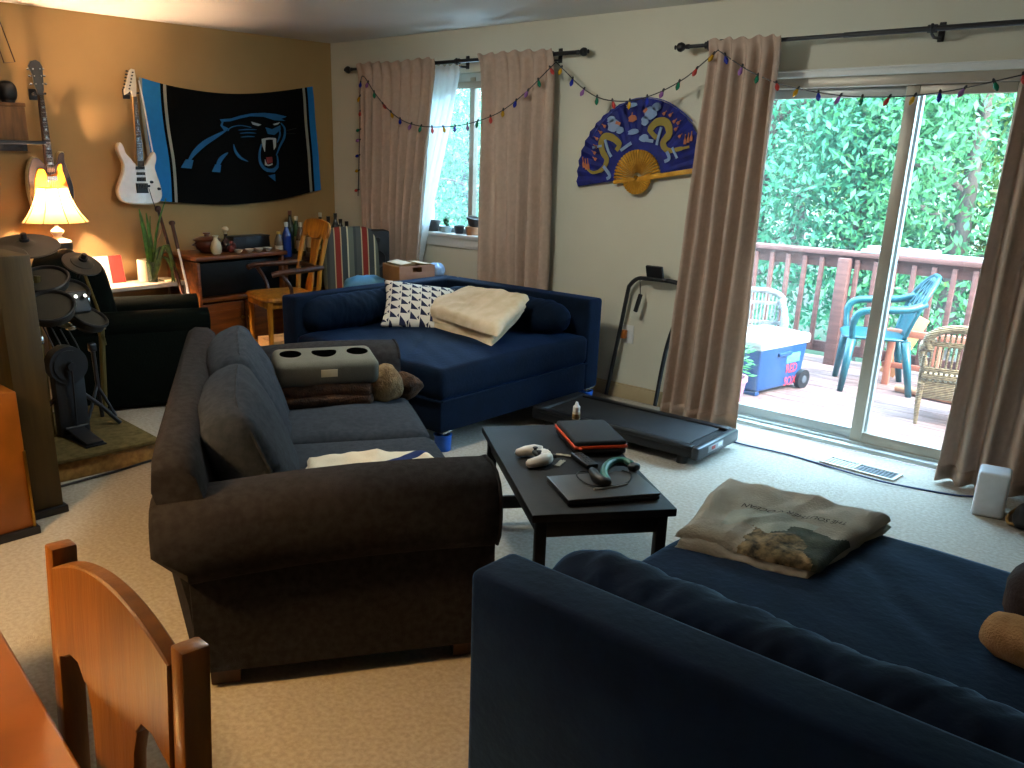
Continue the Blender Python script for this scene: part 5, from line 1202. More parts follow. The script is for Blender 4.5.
# flat tan carton near the chair legs
tc_ = thing('cardboard_carton', 'low tan cardboard carton on the carpet under the golden wooden armchair', 'carton', (-5.38, 3.77, 0), -.24)
obj('body', MB().box((0, 0, .125), (.26, .32, .25), .003), flat('carton_tan', '#b08a5a', .8), tc_)
for s in (-1, 1): obj('flap', MB().box((s * .067, 0, .254), (.125, .32, .005), .001, rot=Matrix.Rotation(s * .06, 4, 'Y')), flat('carton_flap', '#c29a68', .8), tc_)
# ---------------------------------------------------------------- striped upholstered chair
M_st = stripes('stripe_fabric', 'X', [(0, '#4a4740'), (.18, '#a8906a'), (.22, '#7a2a20'), (.42, '#a8906a'), (.46, '#3c3c38'), (.66, '#b8a684'), (.71, '#5a5a4c'), (.9, '#3c3c38')], 1 / .22, .95, True, tilt=.15)
sc_r = thing('striped_chair', 'upholstered chair with red, grey and cream stripes behind the far navy sofa', 'chair', (-5.20, 4.37, 0), math.radians(68))
# local: faces -y, back at +y
m1 = MB().pad((0, .20, .74), (.46, .10, .60), .5, .5, 40, 24, Matrix.Rotation(-.12, 4, 'X')); obj('backrest', m1, M_st, sc_r, smooth=180)
obj('seat', MB().pad((0, -.04, .46), (.50, .48, .12), .3, .5, 36, 10), M_st, sc_r, smooth=180)
obj('seat_frame', MB().box((0, -.02, .39), (.46, .44, .05), .006), M_darkwood, sc_r)
for x in (-.2, .2):
    for y in (-.2, .19): obj('leg', MB().cyl((x, y, 0), (x, y, .38), .016, .022, 10), M_darkwood, sc_r)
# small table with a cardboard box behind the far sofa
stl = thing('end_table', 'small dark end table behind the far navy sofa under the cardboard box', 'end table', (-4.79, 4.60, 0), 0)
obj('tabletop', MB().box((0, 0, .665), (.30, .46, .03), .005), M_darkwood, stl)
for x in (-.12, .12):
    for y in (-.20, .20): obj('leg', MB().box((x, y, .325), (.035, .035, .65), .003), M_darkwood, stl)
cbx = thing('cardboard_box', 'open cardboard box with a hand hole behind the far navy sofa', 'box', (-4.80, 4.52, .6805), math.radians(-14))
bw, bd, bh, th = .30, .26, .12, .006
for nm, c, d in (('wall', (0, -bw / 2, bh / 2), (bd, th, bh)), ('wall', (0, bw / 2, bh / 2), (bd, th, bh)), ('wall', (-bd / 2, 0, bh / 2), (th, bw, bh)), ('bottom', (0, 0, th / 2), (bd, bw, th))): obj(nm, MB().box(c, d, .001), M_card, cbx)
m1 = MB().box((bd / 2, 0, bh * .3), (th, bw, bh * .6), .001).box((bd / 2, -.095, bh * .8), (th, .11, bh * .4)).box((bd / 2, .095, bh * .8), (th, .11, bh * .4)).box((bd / 2, 0, bh * .95), (th, .08, bh * .1)); obj('front_wall', m1, flat('card_pink', '#a8806a', .8), cbx)
obj('flap', MB().box((-.02, -.07, bh + .012), (.22, .09, .004), .001, rot=Matrix.Rotation(.12, 4, 'X')), flat('card_flap', '#c9b296', .8), cbx)
obj('flap', MB().box((.0, .09, bh + .006), (.18, .08, .004), .001, rot=Matrix.Rotation(-.1, 4, 'X')), flat('card_flap2', '#c2a88a', .8), cbx)
single('plastic_bag', MB().pad((-4.76, 4.755, .735), (.16, .13, .10), .8, .8, 28, 14, amp=.025, sc=14, seed=4), flat('bag_blue', '#8fa6c4', .4), 'crumpled pale blue bag beside the cardboard box', 'bag', smooth=180)
bag = MB().pad((0, 0, .095), (.32, .18, .19), .6, .7, 30, 14, amp=.018, sc=12, seed=6)
o = single('cloth_bag', bag, flat('bag_teal', '#4f86a8', .5), 'light blue cloth bag on the seat of the striped chair', 'bag', smooth=180, base=(0, 0, 0)); o.location = (-5.03, 4.29, .515); o.rotation_euler = (0, 0, 1.0)
# black speaker in the corner
sk = thing('floor_speaker', 'black floor speaker standing before the left curtain', 'speaker', (-5.38, 4.69, 0), -.5)
obj('cabinet', MB().box((0, 0, .50), (.19, .20, 1.0), .008), M_blackp, sk)
for z, r_ in ((.78, .07), (.58, .07), (.93, .025)): obj('driver', MB().lathe([(r_, 0), (r_ * .95, .006), (r_ * .8, 0), (r_ * .3, -.006), (0, .002)], (.096, 0, z), 22, M=Matrix.Rotation(PI / 2, 4, 'Y')), M_black, sk)
# pots on the window sill
sz = WZ0 + .0005; sy = 5.0
def sill(px, py): return wy(px, py, sy).x
Mdk = flat('pot_dark', '#2b2420', .5); Mtc = flat('pot_terracotta', '#9a6a4a', .8); Mpk = flat('pot_pink', '#c89a88', .8); Mwh = flat('pot_pale', '#a9bcbc', .5); Msl = flat('pot_slate', '#33383c', .5)
def pot_(x, r0, r1, h, m, label, soil=True, plant=False, z=sz):
    t = thing('plant_pot', label, 'plant pot', (x, sy + .02, z), 0, 'pots on the window sill')
    obj('pot', MB().lathe([(0, 0), (r0, 0), (r1, h * .8), (r1 * 1.08, h * .8), (r1 * 1.08, h), (r1 * .95, h), (r1 * .93, h * .85)], n=22), m, t)
    obj('soil', MB().lathe([(r1 * .94, h * .86), (0, h * .88)], n=18), flat('soil', '#2a1d14', .95), t)
    if plant:
        m1 = MB()
        for k in range(7): a = k * 2.4; m1.pad((.012 * math.cos(a), .012 * math.sin(a), h + .012 + .008 * k), (.03, .03, .028), .9, .9, 10, 8)
        obj('succulent', m1, flat('succulent', '#2f5a3a', .6), t, smooth=180)
    return t
pot_(sill(421, 218), .03, .036, .075, Mpk, 'small pink clay pot at the left end of the window sill')
pot_(sill(431.5, 220), .042, .056, .085, Mdk, 'dark round pot second from the left on the window sill')
pot_(sill(444.5, 222), .036, .05, .05, Mwh, 'low pale pot holding a small succulent on the window sill', plant=True)
pot_(sill(457.5, 224), .03, .04, .062, Msl, 'small slate coloured pot in the middle of the window sill')
pot_(sill(471, 227), .046, .056, .062, Mtc, 'low terracotta pot under the tilted dark bowl on the window sill')
t = pot_(sill(472, 221), .035, .062, .065, Mdk, 'dark bowl tilted on top of the terracotta pot on the window sill', z=sz + .067); t.rotation_euler = (0, math.radians(10), 0)
# ---------------------------------------------------------------- dining table and chair in the near left corner
dt = thing('dining_table', 'orange wooden dining table at the lower left corner of the photo', 'dining table', (-1.833, -.215, 0), -.125)
obj('tabletop', MB().box((0, 0, .735), (1.75, 1.38, .03), .008, 3), M_orangewood, dt)
obj('edge_band', MB().box((0, .655, .705), (1.6, .03, .05), .004).box((0, -.655, .705), (1.6, .03, .05), .004), M_orangewood, dt)
for x in (-.78, .78):
    for y in (-.55, .55): obj('leg', MB().box((x, y, .355), (.07, .07, .71), .008), M_orangewood, dt)
dc_ = thing('dining_chair', 'oak dining chair with a curved crest and wide splat pushed against the orange table', 'dining chair', (-1.15, .475, 0), -.02)
# faces -y: backrest at +y side, nearer the sofa
ztop = .95
for s in (-1, 1):
    obj('back_post', MB().box((s * .212, .0, .725), (.034, .042, .52), .005, rot=Matrix.Rotation(-.06, 4, 'X')).box((s * .212, .03 - .02, .225), (.036, .042, .45), .005), M_chairwood, dc_)
    obj('leg', MB().box((s * .205, -.40, .22), (.04, .04, .44), .005), M_chairwood, dc_)
    obj('side_rail', MB().box((s * .205, -.20, .405), (.022, .38, .06), .003), M_chairwood, dc_)
obj('seat', MB().box((0, -.21, .45), (.45, .44, .025), .01, 3), M_chairwood, dc_)
obj('front_rail', MB().box((0, -.40, .405), (.38, .022, .06), .003), M_chairwood, dc_)
def arcz(x): return .05 * (1 - (x / .195) ** 2)
ARC0 = .925; N_ = 24; up = [(-.195 + .39 * k / N_, ARC0 + arcz(-.195 + .39 * k / N_)) for k in range(N_ + 1)]
low = [(.195, .765), (.188, .755), (.165, .775), (.14, .79), (.11, .785), (.085, .76), (.075, .72), (.068, .60), (.06, .47), (-.06, .47), (-.068, .60), (-.075, .72), (-.085, .76), (-.11, .785), (-.14, .79), (-.165, .775), (-.188, .755), (-.195, .765)]
m1 = MB(); poly = up[:]                        # crest rail, bowed slightly backwards
crest = up + [(.195, .765), (.165, .775), (.14, .79), (.11, .79), (.088, .765), (.0, .762), (-.088, .765), (-.11, .79), (-.14, .79), (-.165, .775), (-.195, .765)]
MXc = Matrix(((1, 0, 0, 0), (0, .06, -1, -.04), (0, 1, 0, .03), (0, 0, 0, 1)))
obj('crest_rail', MB().prism(crest, .026, MXc, bev=.003), M_chairwood, dc_)
spl = [(-.088, .768), (.088, .768), (.076, .72), (.068, .60), (.06, .46), (-.06, .46), (-.068, .60), (-.076, .72)]
obj('splat', MB().prism(spl[::-1], .020, MXc @ T((0, 0, .003)), bev=.003), M_chairwood, dc_)

# ---------------------------------------------------------------- outside: deck, rail, furniture
DZ = -.09
M_deck = wood('deck_boards', '#84645c', '#604640', (1.2, 10, 10), 3, .8); M_rail_ = wood('rail_redwood', '#5f3a32', '#4c2c24', (1.5, 10, 10), 3, .75)
RYY = 7.62
m1 = MB(); y = 5.17
while y < RYY + .1:
    m1.box((-1.9, y + .068, DZ - .02), (6.6, .132, .04), .005, 1); y += .14
struct('deck_floor', m1, M_deck, 'weathered pinkish wooden deck boards outside the glass door', 'deck')
rl = thing('deck_railing', 'red-brown wooden deck railing with upright balusters before the trees', 'railing', (-2.2, RYY, DZ), 0)
x0, x1 = -5.2, 1.2
obj('cap_rail', MB().box(((x0 + x1) / 2 + 2.2, 0, .945), (x1 - x0, .145, .04), .006), M_rail_, rl)
obj('upper_rail', MB().box(((x0 + x1) / 2 + 2.2, .0, .87), (x1 - x0, .04, .10), .004), M_rail_, rl)
obj('lower_rail', MB().box(((x0 + x1) / 2 + 2.2, 0, .13), (x1 - x0, .04, .09), .004), M_rail_, rl)
px_ = wy(838, 330, RYY).x
bal = None; k = 0; x = x0 + .1
posts = (px_ - 1.9, px_, px_ + 1.9, px_ + 3.6)
while x < x1:
    if min(abs(x - q) for q in posts) > .09:
        if bal is None: bal = obj('baluster', MB().box((0, -.04, .50), (.036, .036, .80), .003), M_rail_, rl); b = bal
        else: b = bal.copy(); C.objects.link(b); b.parent = rl
        b.location = (x + 2.2, 0, 0)
    x += .148
for q in posts: obj('post', MB().box((q + 2.2, -.07, .42), (.095, .095, .98), .005), M_rail_, rl)
single('plank', MB().box((wy(925, 255, RYY).x, RYY + .0, DZ + .98), (.95, .12, .028), .003, rot=.03), flat('plank_pale', '#8f8c8c', .7), 'pale loose board lying on the cap of the deck railing', 'plank', base=(wy(925, 255, RYY).x, RYY, DZ + .9655))
single('plank', MB().box((wy(915, 255, RYY).x - .1, RYY + .03, DZ + .996 + .012), (.55, .08, .025), .003, rot=-.02), flat('plank_pale2', '#868588', .7), 'shorter pale board stacked on the long one on the railing', 'plank')
for q, lb in ((895, 'small clear knob lamp on the rail face left of the other'), (920, 'small clear knob lamp on the rail face right of the other')): pass
# cooler
ck = thing('cooler', 'blue wheeled picnic cooler with a white lid on the deck', 'cooler', (-2.77, 6.33, DZ), math.radians(80))
M_cb = flat('cooler_blue', '#123a66', .4); M_cw = flat('cooler_white', '#9c9e9a', .5)
m1 = MB(); hb_ = .36
v = []; 
for z, k in ((.03, .9), (.05, .92), (hb_, 1.0)):
    for sx_, sy_ in ((-1, -1), (1, -1), (1, 1), (-1, 1)): v.append((sx_ * .30 * k, sy_ * .20 * k, z))
m1.add(v, [(3, 2, 1, 0), (8, 9, 10, 11)] + [(l * 4 + i, l * 4 + (i + 1) % 4, l * 4 + 4 + (i + 1) % 4, l * 4 + 4 + i) for l in (0, 1) for i in range(4)])
o = obj('body', m1, M_cb, ck, smooth=0); bv = o.modifiers.new('soft', 'BEVEL'); bv.width = .02; bv.segments = 3
obj('lid', MB().box((0, 0, hb_ + .035), (.63, .43, .07), .022, 3).box((0, 0, hb_ + .004), (.62, .42, .018), .006), M_cw, ck)
obj('logo_panel', MB().box((.13, -.196, .255), (.17, .008, .075), .003), flat('cooler_badge', '#4f8a9a', .5), ck)
ox = obj('team_emblem', text_mesh('RED\nSOX', .10, lambda x, y: (x * .8, 0, y)), flat('cooler_red', '#c83a44', .5), ck, smooth=0); ox.location = (.13, -.194, .12)
ox.data.transform(Matrix.Identity(4))
for s in (-1, 1):
    w_ = obj('wheel', MB().cyl((.27, s * .205 - .02, .07), (.27, s * .205 + .02, .07), .075, n=26), M_blackp, ck); obj('hub', MB().cyl((.27, s * .205 - .024, .07), (.27, s * .205 + .024, .07), .03, n=16), flat('hub_grey', '#4a4c50', .5), w_)
    obj('side_handle', MB().box((0, s * .205, .30), (.16, .025, .03), .006), M_cb, ck)
obj('foot', MB().box((-.24, 0, .016), (.05, .34, .03), .004), M_cb, ck)
obj('pull_handle', MB().tube([(.31, -.14, .26), (.33, -.14, .30), (.33, .14, .30), (.31, .14, .26)], .01, 8), flat('handle_grey', '#777b80', .4), ck)
# green plastic chair
M_pl = flat('plastic_teal', '#0b424a', .35)
gcH = thing('plastic_chair', 'teal moulded plastic armchair with a pierced round back on the deck', 'chair', (-2.17, 7.0, DZ), math.radians(-65))
# faces -y in its own frame
obj('seat', MB().pad((0, -.02, .42), (.48, .46, .035), .35, .6, 36, 8, fn=lambda p: (p.x, p.y, p.z - .012 * math.cos(p.x * 6))), M_pl, gcH, smooth=180)
for s in (-1, 1):
    for y_, ya in ((-.22, -.19), (.26, .18)):
        m1 = MB().tube([(s * .25, y_, 0), (s * .225, ya, .41)], [.022, .034], 10); obj('leg', m1, M_pl, gcH, smooth=180)
    P = bez([(s * .235, -.19, .41), (s * .27, -.20, .55), (s * .28, -.15, .625), (s * .285, .0, .645), (s * .27, .16, .66), (s * .23, .27, .70)], 6)
    vs = []; n = len(P); m1 = MB().tube(P, [.022] * 6 + [.028] * (n - 6), 10); obj('armrest', m1, M_pl, gcH, smooth=180)
def bk(u, v):    # round-topped back, leaning
    z = .42 + .46 * v; hw = .20 + .055 * math.sin(PI * min(1, v * .9)) if v < .55 else .2525 * math.sqrt(max(.02, 1 - ((v - .55) / .47) ** 2))
    x = hw * (u * 2 - 1); return (x, .20 + .16 * v - .05 * (x / .25) ** 2, z)
rim = [bk(0, v / 14) for v in range(15)] + [bk(1, v / 14) for v in range(14, -1, -1)]
obj('back_rim', MB().tube(rim, .016, 8), M_pl, gcH, smooth=180)
m1 = MB().grid(lambda u, v: bk(u, v * .38), 10, 8)
o = obj('back_panel', m1, M_pl, gcH, smooth=180, solid=.012)
m1 = MB()
for k in range(-4, 5):
    for sg in (-1, 1):
        pts = []
        for i in range(9):
            v_ = .34 + .64 * i / 8; u_ = .5 + k * .125 + sg * .22 * (i / 8 - .5)
            if 0 <= u_ <= 1: pts.append(bk(u_, v_))
        if len(pts) > 2: m1.tube(pts, .010, 6)
obj('back_lattice', m1, M_pl, gcH, smooth=180)
# wicker chairs
def wick_mat(name, a, b):
    m = mat(name, a, .8, col2=b, scale=30); nt = m.node_tree; N = nt.nodes; L = nt.links
    wv = N.new('ShaderNodeTexWave'); wv.inputs['Scale'].default_value = 22; wv.bands_direction = 'Z'; tc = N.new('ShaderNodeTexCoord'); L.new(tc.outputs['Object'], wv.inputs[0])
    bp = N.new('ShaderNodeBump'); bp.inputs['Strength'].default_value = .8; bp.inputs['Distance'].default_value = .02; L.new(wv.outputs[1], bp.inputs['Height']); L.new(bp.outputs[0], N['Principled BSDF'].inputs['Normal']); return m
M_wk = wick_mat('wicker_tan', '#8f7450', '#6c5236'); M_wkw = wick_mat('wicker_white', '#8f8f8e', '#737476')
def wicker(label, loc, rz, m, bars=True, group='wicker chairs on the deck'):
    t = thing('wicker_chair', label, 'wicker chair', loc, rz, group)
    obj('seat', MB().box((0, -.03, .36), (.56, .52, .06), .02), m, t)
    obj('apron', MB().box((0, -.28, .29), (.52, .02, .12), .008).box((-.27, -.03, .29), (.02, .5, .12), .008).box((.27, -.03, .29), (.02, .5, .12), .008).box((0, .22, .29), (.52, .02, .12), .008), m, t)
    for s in (-1, 1):
        for y_ in (-.26, .22): obj('leg', MB().tube([(s * .26, y_, 0), (s * .27, y_, .2), (s * .27, y_, .36)], [.016, .024, .03], 10), m, t)
        m1 = MB()      # closed woven side under a rolled arm
        m1.box((s * .285, -.02, .47), (.022, .46, .22), .008); obj('side_panel', m1, m, t)
        obj('arm_roll', MB().tube(bez([(s * .27, -.27, .40), (s * .30, -.30, .52), (s * .30, -.24, .60), (s * .30, .0, .615), (s * .29, .2, .66), (s * .24, .27, .74)], 6), .035, 10), m, t, smooth=180)
    m1 = MB()
    for k in range(15):
        u = k / 14 * 2 - 1; x = .27 * u; zt = .82 - .10 * u * u; m1.cyl((x, .22, .36), (x * 1.03, .27, zt), .010, n=6)
    for z in (.42, .48, .70): m1.box((0, .225 + (z - .36) * .11, z), (.54, .022, .04), .005)
    obj('back_weave', m1, m, t)
    obj('back_roll', MB().tube(bez([(-.25, .24, .64), (-.28, .27, .74), (-.18, .285, .82), (0, .29, .84), (.18, .285, .82), (.28, .27, .74), (.25, .24, .64)], 6), .034, 10), m, t, smooth=180)
    return t
w_ = wicker('tan wicker armchair on the deck seen from behind, near the right curtain', (-1.42, 6.42, DZ), math.radians(195), M_wk); w_.scale = (.80, .80, .80)
w_ = wicker('white wicker chair behind the blue cooler', (-3.12, 6.95, DZ), math.radians(25), M_wkw); w_.scale = (.74, .74, .74)
# planter with a leafy plant left of the cooler
ppx = wy(742, 385, 5.75)
pl = thing('potted_plant', 'green leafy potted plant beside the blue cooler at the door edge', 'potted plant', (-2.67, 5.62, DZ), 0)
obj('pot', MB().lathe([(0, 0), (.09, 0), (.12, .2), (.13, .2), (.13, .23), (.11, .23), (.10, .2), (0, .2)], n=22), flat('planter_pink', '#a86a72', .8), pl)
rnd = random.Random(5); m1 = MB()
for k in range(120):
    a = rnd.uniform(0, 2 * PI); r = rnd.uniform(.0, .17); z = .24 + rnd.uniform(0, .22); c = Vector((r * math.cos(a), r * math.sin(a), z))
    d = Vector((math.cos(a), math.sin(a), rnd.uniform(-.3, .5))).normalized() * .035; n_ = d.cross(Vector((rnd.uniform(-.3, .3), rnd.uniform(-.3, .3), 1))).normalized() * .016
    m1.add([c - d, c + n_, c + d, c - n_], [(0, 1, 2, 3)])
obj('foliage', m1, flat('plant_green', '#3f8a3c', .5, thin=.3), pl, smooth=0, solid=.002)
# stray lumber by the rail
for i, (a, b, lb) in enumerate((((-2.15, 7.38, DZ + .02), (-2.0, 7.48, DZ + .52), 'orange-brown board leaning on the rail behind the teal chair'), )):
    single('plank', MB().box(((a[0] + b[0]) / 2, 7.44, DZ + .27), (.12, .02, .52), .003, rot=Matrix.Rotation(.35, 4, 'Y') @ Matrix.Rotation(-.12, 4, 'X')), flat('lumber_orange', '#b0744a', .7), lb, 'plank')
fp_ = thing('wooden_bench_frame', 'low orange wooden frame between the teal chair and the tan wicker chair', 'bench', (-1.72, 7.22, DZ), .1)
obj('rail', MB().box((0, 0, .42), (.85, .06, .05), .004), flat('lumber_red', '#9a5a44', .7), fp_); obj('rail', MB().box((0, 0, .16), (.85, .04, .04), .004), flat('lumber_red2', '#8a4c3a', .7), fp_)
for x in (-.38, -.05, .35): obj('leg', MB().box((x, 0, .20), (.05, .05, .40), .004), flat('lumber_red3', '#9a5a44', .7), fp_)
single('log', MB().tube([(-1.95, 6.98, DZ + .035), (-1.6, 6.92, DZ + .04), (-1.35, 6.9, DZ + .035)], [.03, .036, .03], 12), flat('log_tan', '#a8785a', .8), 'short tan branch lying on the deck beside the wicker chair', 'branch')

# ---------------------------------------------------------------- trees and ground beyond the deck
def hill(u, v):
    x = -22 + 32 * u; y = 7.9 + 26 * v; return (x, y, -1.6 + 7.5 * v ** 1.25 + .35 * noise.noise(Vector((x * .4, y * .4, 0))))
M_hill = mat('hillside', '#3c5a38', .95, col2='#504a40', scale=1.2, detail=10)
struct('ground_slope', MB().grid(hill, 60, 40), M_hill, 'leafy hillside ground rising beyond the deck', 'ground', smooth=180)
rs = np.random.RandomState(11)
def leaf_mat(name, c1, c2):
    m = bpy.data.materials.new(name); m.use_nodes = True; N = m.node_tree.nodes; L = m.node_tree.links; b = N['Principled BSDF']
    g_ = N.new('ShaderNodeNewGeometry'); rp = N.new('ShaderNodeValToRGB'); rp.color_ramp.elements[0].color = (*lin(c1), 1); rp.color_ramp.elements[1].color = (*lin(c2), 1); L.new(g_.outputs['Random Per Island'], rp.inputs[0])
    L.new(rp.outputs[0], b.inputs['Base Color']); b.inputs['Roughness'].default_value = .5
    tr = N.new('ShaderNodeBsdfTranslucent'); L.new(rp.outputs[0], tr.inputs[0]); mx = N.new('ShaderNodeMixShader'); mx.inputs[0].default_value = .35
    L.new(b.outputs[0], mx.inputs[1]); L.new(tr.outputs[0], mx.inputs[2]); L.new(mx.outputs[0], N['Material Output'].inputs['Surface']); return m
LM = [leaf_mat('leaves_mid', '#2c5a34', '#4c844a'), leaf_mat('leaves_yellow', '#46622c', '#72883c'), leaf_mat('leaves_blue', '#285c3c', '#42825c')]
M_bark = mat('bark', '#5a4c42', .95, col2='#3c322c', scale=8, stretch=(6, 6, 1), bump=.6, bscale=30)
def tree(x, y, zb, h, crown, n, size, lm, label, lean=0.0):
    t = thing('tree', label, 'tree', (x, y, zb), 0, 'trees beyond the deck')
    P = [(0, 0, -.3), (lean * .3, .02, h * .3), (lean * .7, -.03, h * .6), (lean, .02, h * .9)]
    obj('trunk', MB().tube(bez(P, 6), [.13 - .09 * i / 18 for i in range(19)], 10), M_bark, t, smooth=180)
    rr = random.Random(int(x * 100)); br = MB()
    for k in range(7):
        z = h * (.3 + .08 * k); a = rr.uniform(0, 2 * PI); L_ = crown[0] * rr.uniform(.5, .9); br.tube(bez([(lean * z / h, 0, z), (lean * z / h + L_ * .5 * math.cos(a), L_ * .5 * math.sin(a), z + .25), (lean * z / h + L_ * math.cos(a), L_ * math.sin(a), z + .3)], 5), [.04 - .03 * i / 10 for i in range(11)], 6)
    obj('branch', br, M_bark, t, smooth=180)
    # leaves gathered in clumps
    nc = 46; cl = rs.normal(size=(nc, 3)); cl /= np.linalg.norm(cl, axis=1)[:, None]; cl *= (rs.uniform(.25, 1, (nc, 1)) ** .5); cl = cl * np.array(crown) + np.array([lean * .6, 0, crown[3] if len(crown) > 3 else h * .6]) if len(crown) == 3 else cl
    idx = rs.randint(0, nc, n); c = cl[idx] + rs.normal(size=(n, 3)) * .27
    d = rs.normal(size=(n, 3)); d[:, 2] -= .5; d /= np.linalg.norm(d, axis=1)[:, None]
    up = rs.normal(size=(n, 3)) * .6 + np.array([0, -.5, 1.0]); s = np.cross(d, up); s /= np.linalg.norm(s, axis=1)[:, None] + 1e-9
    L1 = size * rs.uniform(.6, 1.3, (n, 1)); d = d * L1; s = s * L1 * .42
    V = np.stack([c - d, c + s - d * .1, c + d, c - s - d * .1], 1).reshape(-1, 3)
    me = bpy.data.meshes.new('foliage'); F = np.arange(4 * n).reshape(-1, 4); me.from_pydata(V.tolist(), [], F.tolist()); me.update(); me.materials.append(lm)
    o = bpy.data.objects.new('foliage', me); C.objects.link(o); o.parent = t
    return t
specT = [(-6.0, 10.6, 'bushy light green tree beyond the rail, partly behind the left door curtain', 0), (-4.7, 9.9, 'leafy tree with a visible grey trunk beyond the rail, left of the door mullion', 2),
 (-3.5, 10.4, 'bluish green tree beyond the rail, right behind the teal plastic chair', 2), (-2.4, 9.8, 'broad leafy tree beyond the rail in the right door pane', 0), (-1.3, 10.8, 'yellowish green tree beyond the rail, partly behind the right curtain', 1), (-.2, 10.2, 'leafy tree at the far right end of the deck rail', 0),
 (-4.1, 12.8, 'tall tree farther up the slope, left of the door mullion', 1), (-2.7, 13.2, 'tall tree farther up the slope, right of the door mullion', 2), (-5.6, 13.6, 'tall tree far up the slope behind the light green bushy tree', 0),
 (-9.4, 10.5, 'tree beyond the small window, at its right pane', 2), (-10.6, 11.2, 'tree beyond the small window, in the middle of its glass', 0), (-12.0, 11.6, 'tree beyond the small window, behind the sheer curtain', 2), (-8.0, 11.8, 'tree between the small window and the deck, behind the wall', 1)]
for i, (x, y, lb, k) in enumerate(specT):
    far = y > 12.5; zb = -1.4 + (1.4 if far else .3)
    tree(x, y, zb, 5.2 if far else 4.4, (1.25, 1.1, 1.9) if not far else (1.6, 1.2, 2.2), 11000 if not far else 7000, .05 if not far else .07, LM[k], lb, lean=.25 * math.sin(i * 2.1))
# neighbour's roof seen through the small window
hx = wy(437, 152, 14.0)
nh = thing('garden_shed', 'small pale garden shed with a grey-blue roof beyond the small window', 'shed', (hx.x, 13.9, hx.z - 2.0), .2)
obj('walls', MB().box((0, 0, .95), (1.1, 1.2, 1.9), .01), flat('shed_wall', '#d8dcd8', .7), nh)
m1 = MB().add([(-.75, -.75, 1.85), (.75, -.75, 1.85), (.75, .75, 1.85), (-.75, .75, 1.85), (0, -.75, 2.5), (0, .75, 2.5)], [(0, 1, 4), (2, 3, 5), (0, 4, 5, 3), (1, 2, 5, 4), (3, 2, 1, 0)]); obj('roof', m1, flat('shed_roof', '#8fa4b4', .7), nh, smooth=0)

# ---------------------------------------------------------------- light
W = bpy.data.worlds.new('overcast_sky'); bpy.context.scene.world = W; W.use_nodes = True
bg = W.node_tree.nodes['Background']; bg.inputs['Color'].default_value = (.42, .72, 1.0, 1); bg.inputs['Strength'].default_value = SKY
def light(name, kind, loc, power, col, **k):
    l = bpy.data.lights.new(name, kind); l.energy = power; l.color = col
    for a, b in k.items(): setattr(l, a, b)
    o = bpy.data.objects.new(name, l); C.objects.link(o); o.location = loc; return o
o = light('daylight_sun', 'SUN', (0, -10, 20), SUN, (1, .98, .9), angle=math.radians(40)); o.rotation_euler = Vector((-.72, .22, -.66)).to_track_quat('-Z', 'Y').to_euler()
for nm, x0, x1, z0, z1 in (('door_portal', DX0, DX1, 0, DZ1), ('window_portal', WX0, WX1, WZ0, WZ1)):
    l = light(nm, 'AREA', ((x0 + x1) / 2, YB + .2, (z0 + z1) / 2), 1, (1, 1, 1), shape='RECTANGLE', size=x1 - x0, size_y=z1 - z0); l.data.cycles.is_portal = True; l.rotation_euler = (PI / 2, 0, PI)
light('table_lamp_light', 'POINT', (LAMP[0], LAMP[1], LAMP[2] + .02), LAMPW, (1, .66, .42), shadow_soft_size=.035)
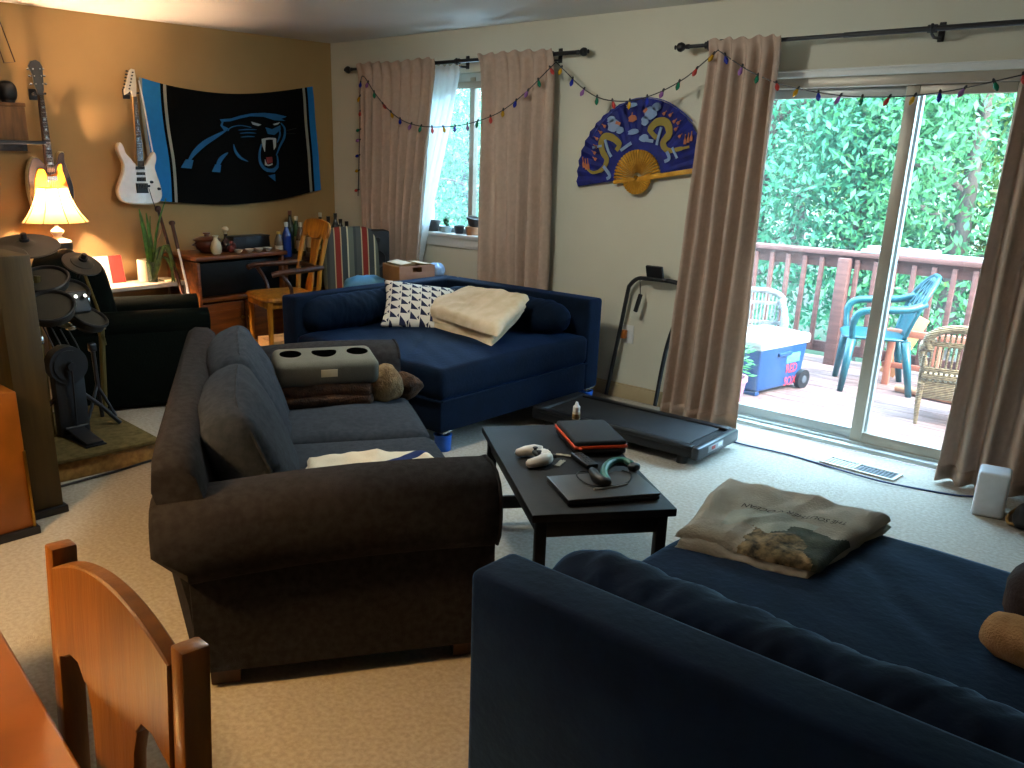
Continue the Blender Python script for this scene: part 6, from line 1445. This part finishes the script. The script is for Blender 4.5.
# unseen pendant over the dining table, added for warm light on the near floor
pdx, pdy, pdz = -2.45, -.35, 2.03
cf = thing('unseen_pendant_lamp', 'unseen added dome pendant lamp over the orange dining table', 'pendant lamp', (pdx, pdy, pdz), 0)
obj('lamp_shade', MB().lathe([(.075, .175), (.08, .18), (.12, .15), (.17, .08), (.19, 0), (.186, 0), (.165, .078), (.115, .145), (.075, .175)], n=30), flat('pendant_dark', '#2a2420', .5, metal=.5), cf)
obj('cord', MB().cyl((0, 0, .14), (0, 0, ZC - pdz), .005), M_blackp, cf); obj('ceiling_rose', MB().cyl((0, 0, ZC - pdz - .025), (0, 0, ZC - pdz), .05), M_black, cf)
obj('bulb', MB().pad((0, 0, .10), (.07, .07, .09), 1, 1, 16, 12), mat('pendant_glow', '#ffc880', .5, emit=6), cf)
o = light('unseen_pendant_light', 'SPOT', (pdx, pdy, pdz + .03), CEILW, (1, .57, .18), shadow_soft_size=.16, spot_size=math.radians(118), spot_blend=.18)
o = light('fill_uplight', 'SPOT', (pdx, pdy, pdz + .20), UPW, (1, .90, .76), shadow_soft_size=.06, spot_size=math.radians(165), spot_blend=.3); o.rotation_euler = (PI, 0, 0)  # added fill, bounced off the ceiling to lift the whole room
cf2 = thing('fill_ceiling_light', 'unseen added round frosted ceiling light above the charcoal sofa and coffee table', 'ceiling light', (-3.0, 2.75, ZC), 0)  # unseen fixture, added as neutral fill for the back wall and curtains
obj('rose', MB().lathe([(0, 0), (.17, 0), (.17, -.03), (0, -.03)][::-1], n=28), M_white, cf2); obj('shade', MB().lathe([(0, -.11), (.08, -.10), (.14, -.07), (.155, -.03)], n=28), mat('glass_frosted2', '#f4fff0', .5, emit=3), cf2)
light('ceiling_fill_light', 'POINT', (-3.0, 2.75, ZC - .16), CEILW2, (.98, 1, .93), shadow_soft_size=.12)
# ---------------------------------------------------------------- camera
cd = bpy.data.cameras.new('camera'); cam = bpy.data.objects.new('camera', cd); C.objects.link(cam)
cd.sensor_width = 36; cd.lens = FOC / 1024 * 36; cd.shift_x = (512 - PCX) / 1024; cd.shift_y = (PCY - 384) / 1024; cd.clip_start = .05
r_, u_, b_ = Vector((RX.x, RY.x, RZ.x)), -Vector((RX.y, RY.y, RZ.y)), -Vector((RX.z, RY.z, RZ.z))
cam.matrix_world = Matrix(((r_.x, u_.x, b_.x, 0), (r_.y, u_.y, b_.y, 0), (r_.z, u_.z, b_.z, EYE), (0, 0, 0, 1)))
S = bpy.context.scene; S.camera = cam
vs_ = S.view_settings; vs_.view_transform = 'Standard'; vs_.look = 'None'; vs_.gamma = 1; vs_.exposure = EXPO; vs_.use_curve_mapping = False
S.cycles.use_denoising = True; S.cycles.max_bounces = 8; S.cycles.diffuse_bounces = 4; S.cycles.transparent_max_bounces = 12; S.cycles.caustics_reflective = False; S.cycles.caustics_refractive = False; S.cycles.sample_clamp_indirect = 4
